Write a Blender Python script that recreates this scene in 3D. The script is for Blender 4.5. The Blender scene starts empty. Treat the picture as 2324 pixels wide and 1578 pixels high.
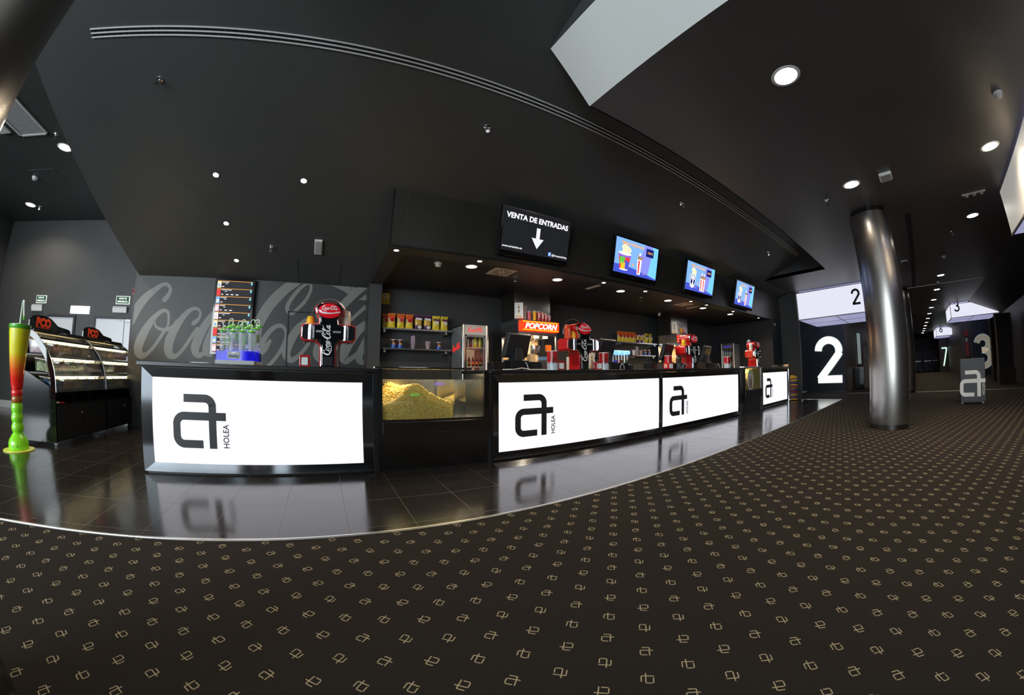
import bpy, bmesh, math, random
from mathutils import Matrix, Vector
random.seed(7)
SC = bpy.context.scene
COL = SC.collection
PI = math.pi
R = math.radians

# ------------------------------------------------------------------ camera
def make_camera():
    A = R(62.5720703); p = R(4.825718875); r = R(-0.140921248)
    cd = bpy.data.cameras.new('camera'); cd.type = 'PANO'
    cd.panorama_type = 'FISHEYE_LENS_POLYNOMIAL'
    cd.sensor_fit = 'HORIZONTAL'; cd.sensor_width = 36.0; cd.sensor_height = 36.0*1578/2324
    cd.fisheye_fov = R(190)
    cd.fisheye_polynomial_k0 = 0.0
    cd.fisheye_polynomial_k1 = -0.07914847128864293
    cd.fisheye_polynomial_k2 = -0.0002372327616750857
    cd.fisheye_polynomial_k3 = 4.369050506248737e-05
    cd.fisheye_polynomial_k4 = -6.04659699912722e-07
    cd.shift_x = 0.0132245; cd.shift_y = -0.0033
    cd.clip_start = 0.02; cd.clip_end = 300
    right0 = Vector((math.sin(A), -math.cos(A), 0)); f0 = Vector((math.cos(A), math.sin(A), 0)); Zv = Vector((0, 0, 1))
    fwd = f0*math.cos(p) + Zv*math.sin(p); up0 = -f0*math.sin(p) + Zv*math.cos(p)
    rt = right0*math.cos(r) + up0*math.sin(r); up = -right0*math.sin(r) + up0*math.cos(r)
    o = bpy.data.objects.new('camera', cd); COL.objects.link(o)
    o.matrix_world = Matrix(((rt.x, up.x, -fwd.x, 0), (rt.y, up.y, -fwd.y, 0), (rt.z, up.z, -fwd.z, 1.08), (0, 0, 0, 1)))
    SC.camera = o
make_camera()

# ------------------------------------------------------------------ materials
M = {}
def mat(name, col=(.5, .5, .5), rough=.5, metal=0.0, emit=None, es=1.0, noise=0.0, nscale=8.0, bump=0.0, bscale=60.0, alpha=1.0, trans=0.0, coat=0.0, spec=.5, aniso=0.0, ior=1.5):
    m = bpy.data.materials.new(name); m.use_nodes = True
    nt = m.node_tree; b = nt.nodes['Principled BSDF']
    c = (*col, 1.0)
    b.inputs['Base Color'].default_value = c
    b.inputs['Roughness'].default_value = rough
    b.inputs['Metallic'].default_value = metal
    b.inputs['Alpha'].default_value = alpha
    b.inputs['IOR'].default_value = ior
    b.inputs['Transmission Weight'].default_value = trans
    b.inputs['Coat Weight'].default_value = coat
    b.inputs['Specular IOR Level'].default_value = spec
    b.inputs['Anisotropic'].default_value = aniso
    if emit is not None:
        b.inputs['Emission Color'].default_value = (*emit, 1.0)
        b.inputs['Emission Strength'].default_value = es
    if noise or bump:
        tc = nt.nodes.new('ShaderNodeTexCoord')
        if noise:
            n = nt.nodes.new('ShaderNodeTexNoise'); n.inputs['Scale'].default_value = nscale; n.inputs['Detail'].default_value = 5
            nt.links.new(tc.outputs['Object'], n.inputs['Vector'])
            mx = nt.nodes.new('ShaderNodeMix'); mx.data_type = 'RGBA'
            mx.inputs[6].default_value = (*[max(0, v*(1-noise)) for v in col], 1); mx.inputs[7].default_value = (*[min(1, v*(1+noise)) for v in col], 1)
            nt.links.new(n.outputs['Fac'], mx.inputs[0]); nt.links.new(mx.outputs[2], b.inputs['Base Color'])
        if bump:
            n = nt.nodes.new('ShaderNodeTexNoise'); n.inputs['Scale'].default_value = bscale; n.inputs['Detail'].default_value = 3
            nt.links.new(tc.outputs['Object'], n.inputs['Vector'])
            bp = nt.nodes.new('ShaderNodeBump'); bp.inputs['Strength'].default_value = bump; bp.inputs['Distance'].default_value = .02
            nt.links.new(n.outputs['Fac'], bp.inputs['Height']); nt.links.new(bp.outputs['Normal'], b.inputs['Normal'])
    M[name] = m
    return m
def emat(name, col, s=1.0):
    return mat(name, (0.0, 0.0, 0.0), .5, 0, col, s, spec=.2)
def thin_glass(name, tint=(1, 1, 1), refl=.08, rough=.03, refl_edge=.6):
    m = bpy.data.materials.new(name); m.use_nodes = True; nt = m.node_tree; nt.nodes.clear()
    o = nt.nodes.new('ShaderNodeOutputMaterial'); t = nt.nodes.new('ShaderNodeBsdfTransparent'); g = nt.nodes.new('ShaderNodeBsdfGlossy')
    t.inputs[0].default_value = (*tint, 1); g.inputs['Roughness'].default_value = rough; g.inputs[0].default_value = (1, 1, 1, 1)
    lw = nt.nodes.new('ShaderNodeLayerWeight'); lw.inputs[0].default_value = .35
    mr = nt.nodes.new('ShaderNodeMapRange'); mr.inputs[3].default_value = refl; mr.inputs[4].default_value = refl_edge
    mx = nt.nodes.new('ShaderNodeMixShader')
    nt.links.new(lw.outputs['Fresnel'], mr.inputs[0]); nt.links.new(mr.outputs[0], mx.inputs[0])
    nt.links.new(t.outputs[0], mx.inputs[1]); nt.links.new(g.outputs[0], mx.inputs[2]); nt.links.new(mx.outputs[0], o.inputs[0])
    M[name] = m; return m

# tiny node-expression helper
class X:
    nt = None
    def __init__(s, v): s.v = v
    @staticmethod
    def op(o, *a):
        n = X.nt.nodes.new('ShaderNodeMath'); n.operation = o
        for i, q in enumerate(a):
            q = q.v if isinstance(q, X) else q
            if isinstance(q, (int, float)): n.inputs[i].default_value = q
            else: X.nt.links.new(q, n.inputs[i])
        return X(n.outputs[0])
    def __add__(s, o): return X.op('ADD', s, o)
    __radd__ = __add__
    def __sub__(s, o): return X.op('SUBTRACT', s, o)
    def __rsub__(s, o): return X.op('SUBTRACT', o, s)
    def __mul__(s, o): return X.op('MULTIPLY', s, o)
    __rmul__ = __mul__
    def abs(s): return X.op('ABSOLUTE', s)
    def round(s): return X.op('ROUND', s)

# ------------------------------------------------------------------ mesh builder
class MB:
    def __init__(s): s.bm = bmesh.new(); s.mi = 0; s.sm = False
    def mat(s, i): s.mi = i; return s
    def f(s, vs):
        try:
            fc = s.bm.faces.new(vs); fc.material_index = s.mi; fc.smooth = s.sm
            return fc
        except ValueError: return None
    def v(s, p): return s.bm.verts.new(p)
    def poly(s, pts): return s.f([s.v(p) for p in pts])
    def box(s, x0, x1, y0, y1, z0, z1):
        P = [s.v(p) for p in ((x0,y0,z0),(x1,y0,z0),(x1,y1,z0),(x0,y1,z0),(x0,y0,z1),(x1,y0,z1),(x1,y1,z1),(x0,y1,z1))]
        for q in ((3,2,1,0),(4,5,6,7),(0,1,5,4),(1,2,6,5),(2,3,7,6),(3,0,4,7)): s.f([P[i] for i in q])
        return s
    def hexa(s, pts):
        P = [s.v(p) for p in pts]
        for q in ((3,2,1,0),(4,5,6,7),(0,1,5,4),(1,2,6,5),(2,3,7,6),(3,0,4,7)): s.f([P[i] for i in q])
        return s
    def prism(s, pts, fn, d0, d1):
        """outline pts (u,v) mapped by fn(u,v,d), closed between d0 and d1"""
        a = [s.v(fn(u, v, d0)) for u, v in pts]; b = [s.v(fn(u, v, d1)) for u, v in pts]
        s.f(a); s.f(list(reversed(b)))
        n = len(pts)
        for i in range(n): s.f([a[(i+1) % n], a[i], b[i], b[(i+1) % n]])
        return s
    def lathe(s, prof, cx=0, cy=0, n=24, fn=None, cap=True, a0=0, a1=2*PI):
        fn = fn or (lambda x, y, z: (x, y, z))
        full = abs(a1-a0-2*PI) < 1e-6
        m = n if full else n+1
        rings = []
        for r, z in prof:
            rings.append([s.v(fn(cx+r*math.cos(a0+(a1-a0)*i/n), cy+r*math.sin(a0+(a1-a0)*i/n), z)) for i in range(m)])
        for k in range(len(rings)-1):
            for i in range(n):
                j = (i+1) % m
                s.f([rings[k][i], rings[k][j], rings[k+1][j], rings[k+1][i]])
        if cap and full:
            s.f(list(reversed(rings[0]))); s.f(rings[-1])
        return s
    def cyl(s, p, q, r, n=12, r2=None):
        p = Vector(p); q = Vector(q); d = (q-p); d.normalize(); r2 = r if r2 is None else r2
        u = d.orthogonal().normalized(); w = d.cross(u)
        a = [s.v(p+(u*math.cos(2*PI*i/n)+w*math.sin(2*PI*i/n))*r) for i in range(n)]
        b = [s.v(q+(u*math.cos(2*PI*i/n)+w*math.sin(2*PI*i/n))*r2) for i in range(n)]
        for i in range(n): s.f([a[i], a[(i+1) % n], b[(i+1) % n], b[i]])
        s.f(list(reversed(a))); s.f(b)
        return s
    def tube(s, path, r, n=8):
        path = [Vector(p) for p in path]; prev = None; u = None
        for i, p in enumerate(path):
            t = (path[min(i+1, len(path)-1)]-path[max(i-1, 0)]).normalized()
            u = t.orthogonal().normalized() if u is None else (u-t*u.dot(t)).normalized()
            w = t.cross(u)
            ring = [s.v(p+(u*math.cos(2*PI*k/n)+w*math.sin(2*PI*k/n))*r) for k in range(n)]
            if prev:
                for k in range(n): s.f([prev[k], prev[(k+1) % n], ring[(k+1) % n], ring[k]])
            else: s.f(list(reversed(ring)))
            prev = ring
        s.f(prev)
        return s
    def ball(s, c, r, sub=2, sc=(1, 1, 1)):
        g = bmesh.ops.create_icosphere(s.bm, subdivisions=sub, radius=r)
        for v in g['verts']: v.co = Vector((c[0]+v.co.x*sc[0], c[1]+v.co.y*sc[1], c[2]+v.co.z*sc[2]))
        for v in g['verts']:
            for fc in v.link_faces: fc.material_index = s.mi; fc.smooth = True
        return s
    def ribbon(s, pts, fn, d0, d1, sub=5, caps=True):
        """variable width pen stroke through pts (u,v,w); fn(u,v,d)"""
        P = [Vector(p) for p in pts]; out = []
        for i in range(len(P)-1):
            a = P[max(i-1, 0)]; b = P[i]; c = P[i+1]; d = P[min(i+2, len(P)-1)]
            for k in range(sub):
                t = k/sub
                out.append(.5*((2*b)+(c-a)*t+(2*a-5*b+4*c-d)*t*t+(3*b-a-3*c+d)*t**3))
        out.append(P[-1])
        L = []; Rr = []
        for i, p in enumerate(out):
            t = out[min(i+1, len(out)-1)]-out[max(i-1, 0)]
            n = Vector((-t.y, t.x)).normalized() if t.to_2d().length > 1e-9 else Vector((0, 1))
            w = max(p.z, 1e-4)/2
            L.append((p.x+n.x*w, p.y+n.y*w)); Rr.append((p.x-n.x*w, p.y-n.y*w))
        la = [s.v(fn(u, v, d0)) for u, v in L]; ra = [s.v(fn(u, v, d0)) for u, v in Rr]
        lb = [s.v(fn(u, v, d1)) for u, v in L]; rb = [s.v(fn(u, v, d1)) for u, v in Rr]
        for i in range(len(out)-1):
            s.f([la[i], la[i+1], ra[i+1], ra[i]])
            s.f([la[i+1], la[i], lb[i], lb[i+1]]); s.f([ra[i], ra[i+1], rb[i+1], rb[i]])
        if caps:
            for e in (0, -1):
                c = out[e]; w = max(c.z, 1e-4)/2
                pts2 = [(c.x+w*math.cos(2*PI*k/10), c.y+w*math.sin(2*PI*k/10)) for k in range(10)]
                s.f([s.v(fn(u, v, d0+.0003)) for u, v in pts2])
        return s
    def done(s, name, mats, parent=None, bevel=0, seg=2, smooth=None, loc=None, recalc=True):
        if recalc: bmesh.ops.recalc_face_normals(s.bm, faces=s.bm.faces)
        me = bpy.data.meshes.new(name); s.bm.to_mesh(me); s.bm.free()
        for m in (mats if isinstance(mats, (list, tuple)) else [mats]): me.materials.append(M[m] if isinstance(m, str) else m)
        o = bpy.data.objects.new(name, me); COL.objects.link(o)
        if parent is not None: o.parent = parent
        if loc: o.location = loc
        if bevel:
            b = o.modifiers.new('bevel', 'BEVEL'); b.width = bevel; b.segments = seg; b.limit_method = 'ANGLE'; b.angle_limit = R(40)
        if smooth is not None:
            for p in me.polygons: p.use_smooth = True
            if smooth:
                try: me.set_sharp_from_angle(angle=R(smooth))
                except Exception: pass
        return o

def part(name, mb, mats, parent, **k): return mb.done(name, mats, parent, **k)
def tag(o, label=None, cat=None, group=None, kind=None):
    if label is not None: o['label'] = label
    if cat: o['category'] = cat
    if group: o['group'] = group
    if kind: o['kind'] = kind
    return o
def thing(name, label, cat, loc=(0, 0, 0), rotz=0, group=None, rotx=0):
    o = bpy.data.objects.new(name, None); COL.objects.link(o); o.empty_display_size = .1
    o.location = loc; o.rotation_euler = (rotx, 0, rotz)
    return tag(o, label, cat, group)
def struct(name, mb, mats, parent=None, **k):
    o = mb.done(name, mats, parent, **k)
    if parent is None: o['kind'] = 'structure'
    return o
def kids(o): return [c for c in bpy.data.objects if c.parent == o]
def dup(root, loc, rotz=None, label=None, group=None):
    def cp(o, par):
        c = o.copy(); COL.objects.link(c); c.parent = par
        for ch in kids(o): cp(ch, c)
        return c
    ks = kids(root)
    c = root.copy(); COL.objects.link(c); c.location = loc
    if rotz is not None: c.rotation_euler[2] = rotz
    if label: c['label'] = label
    if group: c['group'] = group
    for ch in ks: cp(ch, c)
    return c

def FRONT(y):            # drawing plane facing -Y: u=x, v=z, d sticks out to the viewer
    return lambda u, v, d: (u, y-d, v)
def rrect(x0, x1, z0, z1, r, n=5):
    o = []
    for cx, cz, a in ((x1-r, z0+r, -90), (x1-r, z1-r, 0), (x0+r, z1-r, 90), (x0+r, z0+r, 180)):
        for k in range(n+1):
            t = R(a+90*k/n); o.append((cx+r*math.cos(t), cz+r*math.sin(t)))
    return o
def ell(cx, cz, rx, rz, n=28): return [(cx+rx*math.cos(2*PI*k/n), cz+rz*math.sin(2*PI*k/n)) for k in range(n)]

def text(name, s, m, parent, size, loc, width=None, bold=0.0, shear=0.0, ext=.001, rot=(PI/2, 0, 0), align='CENTER'):
    """printed or applied lettering, converted to a mesh; local x = reading direction"""
    c = bpy.data.curves.new('t', 'FONT'); c.body = s; c.size = size; c.align_x = align; c.extrude = ext; c.offset = bold; c.shear = shear; c.resolution_u = 3
    o = bpy.data.objects.new('t', c); COL.objects.link(o)
    dg = bpy.context.evaluated_depsgraph_get()
    me = bpy.data.meshes.new_from_object(o.evaluated_get(dg))
    bpy.data.objects.remove(o); bpy.data.curves.remove(c)
    me.materials.clear(); me.materials.append(M[m])
    if width:
        xs = [v.co.x for v in me.vertices]; k = width/max(1e-6, max(xs)-min(xs))
        for v in me.vertices: v.co.x *= k
    q = bpy.data.objects.new(name, me); COL.objects.link(q); q.parent = parent; q.location = loc; q.rotation_euler = rot
    return q

# ---- the cinema emblem, one unit high, origin at its centre, pen width w
def emblem(mb, fn, sc, d0, d1, w=.143):
    S = lambda pts, e=0: mb.ribbon([(x*sc, y*sc, w*sc) for x, y in pts], fn, d0+e, d1, sub=4, caps=False)
    def arc(cx, cy, r, a0, a1, n=5): return [(cx+r*math.cos(R(a0+(a1-a0)*k/n)), cy+r*math.sin(R(a0+(a1-a0)*k/n))) for k in range(n+1)]
    r = .15
    S([(-.314, .423), (-.1, .423)]+arc(.263-r, .423-r, r, 90, 0)+[(.263, 0), (.263, -.5)])
    S([(.532, .095), (.2, .095), (-.2, .095)]+arc(-.463+r, .095-r, r, 90, 180)+[(-.463, -.1)]+arc(-.463+r, -.423+r, r, 180, 270)+[(-.15, -.423), (.066, -.423)], .0006)
    return mb

# ---- flowing script used on the drinks equipment (total width about 8.6, cap height 2.3)
def _o(x, k=1.0):
    P = []
    for i in range(15):
        t = R(100+i*360/14*1.02); a = .30*k*math.cos(t); b = .52*math.sin(t)
        P.append((x+a+.30*b, .5+b, .12+.13*max(0, -math.cos(t))))
    return P
def _C(x): return [(x+1.32, 1.30, .20), (x+1.22, 1.42, .20), (x+1.42, 1.72, .17), (x+1.62, 1.98, .15), (x+1.52, 2.2, .16), (x+1.2, 2.15, .22), (x+.75, 1.7, .32), (x+.38, 1.0, .40), (x+.28, .35, .36), (x+.55, -.08, .26), (x+1.0, .0, .16), (x+1.4, .35, .11)]
def _c(x): return [(x+.42, .72, .2), (x+.52, .88, .15), (x+.36, 1.02, .14), (x+.08, .82, .22), (x-.1, .4, .26), (x+.02, .02, .2), (x+.32, .06, .13), (x+.6, .42, .1)]
def _a(x): return [[(x+.36, .98, .12), (x+.1, .86, .2), (x-.12, .42, .26), (x-.02, .02, .2), (x+.25, .2, .12), (x+.5, .9, .1)], [(x+.52, 1.0, .22), (x+.38, .45, .25), (x+.42, .02, .2), (x+.75, .3, .1)]]
SCRIPT = [_C(0), _o(1.75), [(2.0, .9, .09), (2.25, .78, .1), (2.5, .9, .1)], _c(2.55)] + _a(3.3) + [[(4.1, .62, .16), (4.55, .72, .16)]] + \
    [_C(4.45), _o(6.15)] + [[(6.45, .85, .09), (6.9, 1.1, .1), (7.35, 1.9, .11), (7.3, 2.25, .13), (7.05, 2.0, .22), (6.82, 1.1, .26), (6.78, .3, .24), (6.95, .0, .2), (7.3, .3, .1)]] + _a(7.65) + \
    [[(.55, -.08, .2), (1.3, -.42, .22), (2.3, -.48, .16), (3.1, -.25, .1), (3.6, -.38, .06)], [(5.95, 2.05, .14), (6.6, 1.75, .3), (7.4, 1.85, .24), (8.3, 2.15, .08)]]
def script(mb, fn, w, d0, d1, sub=4):
    """script logo fitted to width w, origin at its left baseline"""
    k = w/8.5
    for n, st in enumerate(SCRIPT): mb.ribbon([(x*k, y*k, q*k*1.15) for x, y, q in st], fn, d0+.00004*n, d1, sub=sub)
    return mb
# ------------------------------------------------------------------ palette
mat('wall_paint', (.050, .051, .052), .55, noise=.12, nscale=3)
mat('mural_paint', (.043, .044, .043), .5, noise=.1, nscale=3)
mat('mural_grey', (.200, .205, .190), .5)
mat('ceil_paint', (.058, .062, .062), .55, noise=.08, nscale=1.2)
mat('hall_ceil', (.085, .078, .078), .42, noise=.18, nscale=1.5)
mat('dark_paint', (.016, .017, .021), .5)
mat('navy_paint', (.018, .022, .032), .45)
mat('brown_wall', (.060, .050, .040), .5)
mat('white_paint', (.80, .82, .80), .5)
mat('black', (.008, .008, .009), .35)
mat('black_gloss', (.006, .006, .007), .09, coat=.3)
mat('dark_gloss', (.012, .013, .016), .12)
mat('charcoal', (.022, .024, .027), .42)
mat('grey_plastic', (.45, .46, .46), .45)
mat('white_plastic', (.78, .79, .77), .4)
mat('cream', (.74, .70, .62), .55)
mat('steel', (.42, .42, .42), .24, 1.0, aniso=.5, noise=.12, nscale=14)
mat('steel_mirror', (.30, .31, .33), .09, 1.0, noise=.1, nscale=5)
mat('steel_dark', (.16, .155, .15), .22, 1.0, noise=.12, nscale=6)
mat('chrome', (.82, .83, .85), .06, 1.0)
mat('alu', (.62, .62, .60), .3, 1.0)
mat('vent_white', (.72, .74, .70), .45)
mat('vent_slot', (.010, .008, .022), .5)
mat('red', (.55, .012, .014), .18, coat=.6)
mat('red_deep', (.30, .008, .010), .2, coat=.5)
mat('red_orange', (.75, .07, .02), .25, coat=.4)
mat('yellow', (.90, .50, .02), .35)
mat('lemon', (.84, .80, .02), .22, coat=.5)
mat('orange', (.86, .20, .02), .25, coat=.5)
mat('cup_red', (.78, .025, .02), .22, coat=.5)
mat('lime', (.26, .80, .02), .18, coat=.6)
mat('leaf_green', (.09, .42, .02), .3, coat=.4)
mat('rust', (.36, .10, .01), .2, coat=.6)
mat('disc_yellow', (.72, .74, .10), .3)
mat('white', (.85, .85, .84), .4)
mat('blue', (.02, .10, .50), .3)
mat('purple', (.10, .015, .09), .35)
mat('brown_cola', (.10, .02, .012), .3)
mat('gold', (.75, .42, .06), .35)
mat('carton', (.50, .36, .20), .6)
mat('popcorn_mat', (.86, .56, .17), .6, noise=.5, nscale=40)
mat('popcorn_pale', (.82, .66, .30), .6, noise=.4, nscale=30)
mat('black_logo', (.022, .022, .024), .45)
emat('panel_glow', (.92, .92, 1.0), .95)
emat('strip_glow', (1.0, .80, .46), 9.0)
emat('lamp_glow', (1.0, .93, .80), 22.0)
emat('spot_glow', (1.0, .92, .80), 30.0)
emat('box_glow', (.80, .80, .93), .86)
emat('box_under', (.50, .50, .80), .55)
emat('digit_glow', (.95, .98, .94), 1.7)
emat('scr_black', (.012, .013, .015), 1.0)
emat('scr_white', (.95, .95, 1.0), 1.1)
emat('scr_arrow', (.80, .80, .90), 1.0)
emat('scr_blue', (.10, .28, .92), 1.0)
emat('scr_sky', (.22, .46, .96), 1.0)
emat('scr_cyan', (.20, .62, .92), 1.0)
emat('scr_deep', (.06, .09, .62), 1.0)
emat('scr_tab', (.004, .012, .14), 1.0)
emat('scr_orange', (.95, .42, .06), 1.0)
emat('scr_red', (.75, .05, .05), 1.0)
emat('scr_green', (.12, .55, .08), 1.0)
emat('scr_yellow', (.95, .55, .03), 1.0)
emat('scr_cream', (.90, .82, .50), 1.0)
emat('scr_brown', (.45, .22, .04), 1.0)
emat('scr_purple', (.30, .12, .70), 1.0)
emat('sign_red', (.95, .055, .008), 1.1)
emat('sign_yellow', (1.0, .52, .01), 1.6)
emat('sign_white', (1.0, .97, .90), 2.2)
emat('exit_white', (.80, .86, .78), .9)
emat('exit_green', (.01, .09, .05), .7)
emat('blue_glow', (.06, .06, .75), 1.0)
emat('fridge_glow', (.75, .82, 1.0), 1.1)
emat('warm_glow', (1.0, .62, .28), 2.6)
emat('door_glow', (.80, .82, .90), .35)
thin_glass('glass', (.97, .98, .97), .05, .03, .5)
thin_glass('glass_case', (.95, .95, .90), .05, .05, .45)
thin_glass('clear_plastic', (.93, .95, .95), .10, .06, .6)
thin_glass('blue_plastic', (.18, .18, .95), .10, .06, .5)
thin_glass('lid_plastic', (.92, .88, .78), .12, .08, .6)

def brushed_column():
    m = mat('column_metal', (.36, .34, .32), .26, 1.0, aniso=.75)
    nt = m.node_tree; b = nt.nodes['Principled BSDF']
    t = nt.nodes.new('ShaderNodeTangent'); t.direction_type = 'RADIAL'; t.axis = 'Z'
    nt.links.new(t.outputs[0], b.inputs['Tangent'])
    b.inputs['Anisotropic Rotation'].default_value = 0.0
brushed_column()

def grid_floor():
    m = mat('floor_tile', (.020, .0165, .0135), .15, spec=.75); nt = m.node_tree; b = nt.nodes['Principled BSDF']; X.nt = nt
    tc = nt.nodes.new('ShaderNodeTexCoord'); sp = nt.nodes.new('ShaderNodeSeparateXYZ'); nt.links.new(tc.outputs['Object'], sp.inputs[0])
    x = X(sp.outputs[0]); y = X(sp.outputs[1])
    def line(v, o, pitch):
        t = (v-o)*(1/pitch); return ((t-t.round()).abs())*pitch
    d = X.op('MINIMUM', line(x, .112, .4835), line(y, 3.03, .575))
    g = X.op('LESS_THAN', d, .0022)
    n = nt.nodes.new('ShaderNodeTexNoise'); n.inputs['Scale'].default_value = 2.2; n.inputs['Detail'].default_value = 6; nt.links.new(tc.outputs['Object'], n.inputs['Vector'])
    r = nt.nodes.new('ShaderNodeMapRange'); r.inputs[1].default_value = .3; r.inputs[2].default_value = .7; r.inputs[3].default_value = .11; r.inputs[4].default_value = .19
    nt.links.new(n.outputs['Fac'], r.inputs[0]); rr = X(r.outputs[0])+g*.4; nt.links.new(rr.v, b.inputs['Roughness'])
    mx = nt.nodes.new('ShaderNodeMix'); mx.data_type = 'RGBA'; mx.inputs[6].default_value = (.020, .0165, .0135, 1); mx.inputs[7].default_value = (.055, .048, .040, 1)
    nt.links.new(g.v, mx.inputs[0]); nt.links.new(mx.outputs[2], b.inputs['Base Color'])
grid_floor()
def clad():
    m = mat('cladding', (.030, .027, .022), .33, spec=.5); nt = m.node_tree; b = nt.nodes['Principled BSDF']; X.nt = nt
    tc = nt.nodes.new('ShaderNodeTexCoord'); sp = nt.nodes.new('ShaderNodeSeparateXYZ'); nt.links.new(tc.outputs['Object'], sp.inputs[0])
    def line(v, o, pitch):
        t = (v-o)*(1/pitch); return ((t-t.round()).abs())*pitch
    d = X.op('MINIMUM', line(X(sp.outputs[0])+X(sp.outputs[1]), .92+4.5, 1.2), line(X(sp.outputs[2]), 3.30, .62))
    g = X.op('LESS_THAN', d, .003)
    mx = nt.nodes.new('ShaderNodeMix'); mx.data_type = 'RGBA'; mx.inputs[6].default_value = (.030, .027, .022, 1); mx.inputs[7].default_value = (.06, .055, .048, 1)
    nt.links.new(g.v, mx.inputs[0]); nt.links.new(mx.outputs[2], b.inputs['Base Color'])
clad()
def carpet():
    m = mat('carpet', (.02, .02, .02), .95, spec=.1); nt = m.node_tree; b = nt.nodes['Principled BSDF']; X.nt = nt
    tc = nt.nodes.new('ShaderNodeTexCoord'); sp = nt.nodes.new('ShaderNodeSeparateXYZ'); nt.links.new(tc.outputs['Object'], sp.inputs[0])
    px = X(sp.outputs[0])-1.79772; py = X(sp.outputs[1])-1.70792
    i = px*-4.622975-py*4.791451; j = px*4.539306-py*4.628989
    jr = j.round(); odd = X.op('PINGPONG', jr, 1.0)
    iv = i+odd*.5; l = iv.round()
    r = (j-jr)*.1543; u = (l-iv)*.1503
    k = jr+l*(odd*2.0-1.0)-odd*2.0
    cs = X.op('COSINE', k*(PI/2)); sn = X.op('SINE', k*(PI/2))
    gx = (r*cs+u*sn)*(1/.049); gy = (u*cs-r*sn)*(1/.049)
    ax = [(-.315, .288, .47, .455), (.263, .263+1e-6, .0, .455), (-.40, .56, .12, .12), (-.45, -.45, -.36, .04), (-.38, .10, -.45, -.45)]
    tot = None
    for x0, x1, y0, y1 in ((-.33, .24, .40, .49), (.22, .31, -.5, .44), (-.40, .56, .07, .16), (-.50, -.41, -.38, .10), (-.42, .09, -.49, -.40)):
        dx = (gx-(x0+x1)/2).abs()-(x1-x0)/2; dy = (gy-(y0+y1)/2).abs()-(y1-y0)/2
        d = X.op('MAXIMUM', dx, dy); tot = d if tot is None else X.op('MINIMUM', tot, d)
    g = X.op('LESS_THAN', tot, 0.004)
    n = nt.nodes.new('ShaderNodeTexNoise'); n.inputs['Scale'].default_value = 260; n.inputs['Detail'].default_value = 2; nt.links.new(tc.outputs['Object'], n.inputs['Vector'])
    n2 = nt.nodes.new('ShaderNodeTexNoise'); n2.inputs['Scale'].default_value = 1.1; n2.inputs['Detail'].default_value = 4; nt.links.new(tc.outputs['Object'], n2.inputs['Vector'])
    def mixc(f, a, c):
        mx = nt.nodes.new('ShaderNodeMix'); mx.data_type = 'RGBA'
        for q, s in ((a, 6), (c, 7)):
            if isinstance(q, tuple): mx.inputs[s].default_value = (*q, 1)
            else: nt.links.new(q, mx.inputs[s])
        nt.links.new(f.v if isinstance(f, X) else f, mx.inputs[0]); return mx.outputs[2]
    base = mixc(n.outputs['Fac'], (.012, .0105, .009), (.040, .034, .030))
    mot = mixc(n.outputs['Fac'], (.30, .25, .155), (.60, .52, .35))
    nt.links.new(mixc(g, base, mot), b.inputs['Base Color'])
carpet()

# ------------------------------------------------------------------ the room
H0 = 5.15; SL = .339
def zs(y): return H0-SL*y
HZ = 3.77
m = MB(); m.box(-14, 13.75, 2.342, 8.6, -.12, 0.0); struct('floor', m, 'floor_tile')
m = MB(); m.box(-14, 13.75, -6, 2.342, -.12, 0.0); m.box(13.75, 60, -6, 6.0, -.12, 0.0); struct('floor_carpet', m, 'carpet')
m = MB(); m.box(-14, 13.77, 2.322, 2.357, -.01, .006); m.box(-14, 13.77, 2.332, 2.346, .006, .010); struct('trim_1', m, 'alu')
m = MB(); m.box(13.735, 13.77, 2.35, 3.84, -.01, .006); struct('trim_2', m, 'alu')
m = MB(); m.box(16.85, 16.9, -4.4, 2.7, -.01, .006); struct('trim_3', m, 'alu')

# sloping ceiling above the counters (a slab with real thickness)
def slab(mb, x0, x1, y0, y1, t=.12):
    mb.hexa([(x0, y0, zs(y0)), (x1, y0, zs(y0)), (x1, y1, zs(y1)), (x0, y1, zs(y1)), (x0, y0, zs(y0)+t), (x1, y0, zs(y0)+t), (x1, y1, zs(y1)+t), (x0, y1, zs(y1)+t)])
m = MB(); slab(m, -3.88, 1.72, -6, 7.1); slab(m, 1.72, 11.30, 2.114, 7.1); slab(m, 11.30, 13.82, 4.07, 7.1)
struct('ceiling', m, 'ceil_paint')
m = MB()
m.box(2.152, 11.30, -3.1, 2.114, HZ, HZ+.1); m.box(11.30, 13.82, -3.15, 4.07, HZ, HZ+.1); m.box(13.82, 60, -3.3, 6, HZ, HZ+.1)
struct('ceiling_hall', m, 'hall_ceil')
m = MB()   # joint strip in the hall ceiling
m.box(16.72, 16.76, -3.0, 3.0, HZ-.012, HZ); struct('trim_4', m, 'alu')
m = MB(); m.poly([(11.30, 2.114, HZ), (11.30, 4.07, HZ), (11.30, 2.114, zs(2.114))]); m.poly([(11.32, 2.114, HZ), (11.32, 2.114, zs(2.114)), (11.32, 4.07, HZ)])
m.box(2.152, 11.3, 2.10, 2.114, HZ, zs(2.114)); struct('ceiling_upstand', m, 'ceil_paint', recalc=False)
# white sloping bulkhead where the hall ceiling starts
m = MB(); m.hexa([(1.72, -6, 4.42), (2.152, -6, HZ), (2.152, 2.114, HZ), (1.72, 2.114, 4.42), (1.78, -6, 4.48), (2.20, -6, HZ+.05), (2.20, 2.114, HZ+.05), (1.78, 2.114, 4.48)])
struct('ceiling_bulkhead', m, 'white_paint')
m = MB(); m.box(1.72, 1.76, -6, 2.114, 4.43, 7.2); struct('ceiling_riser', m, 'ceil_paint')
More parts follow.
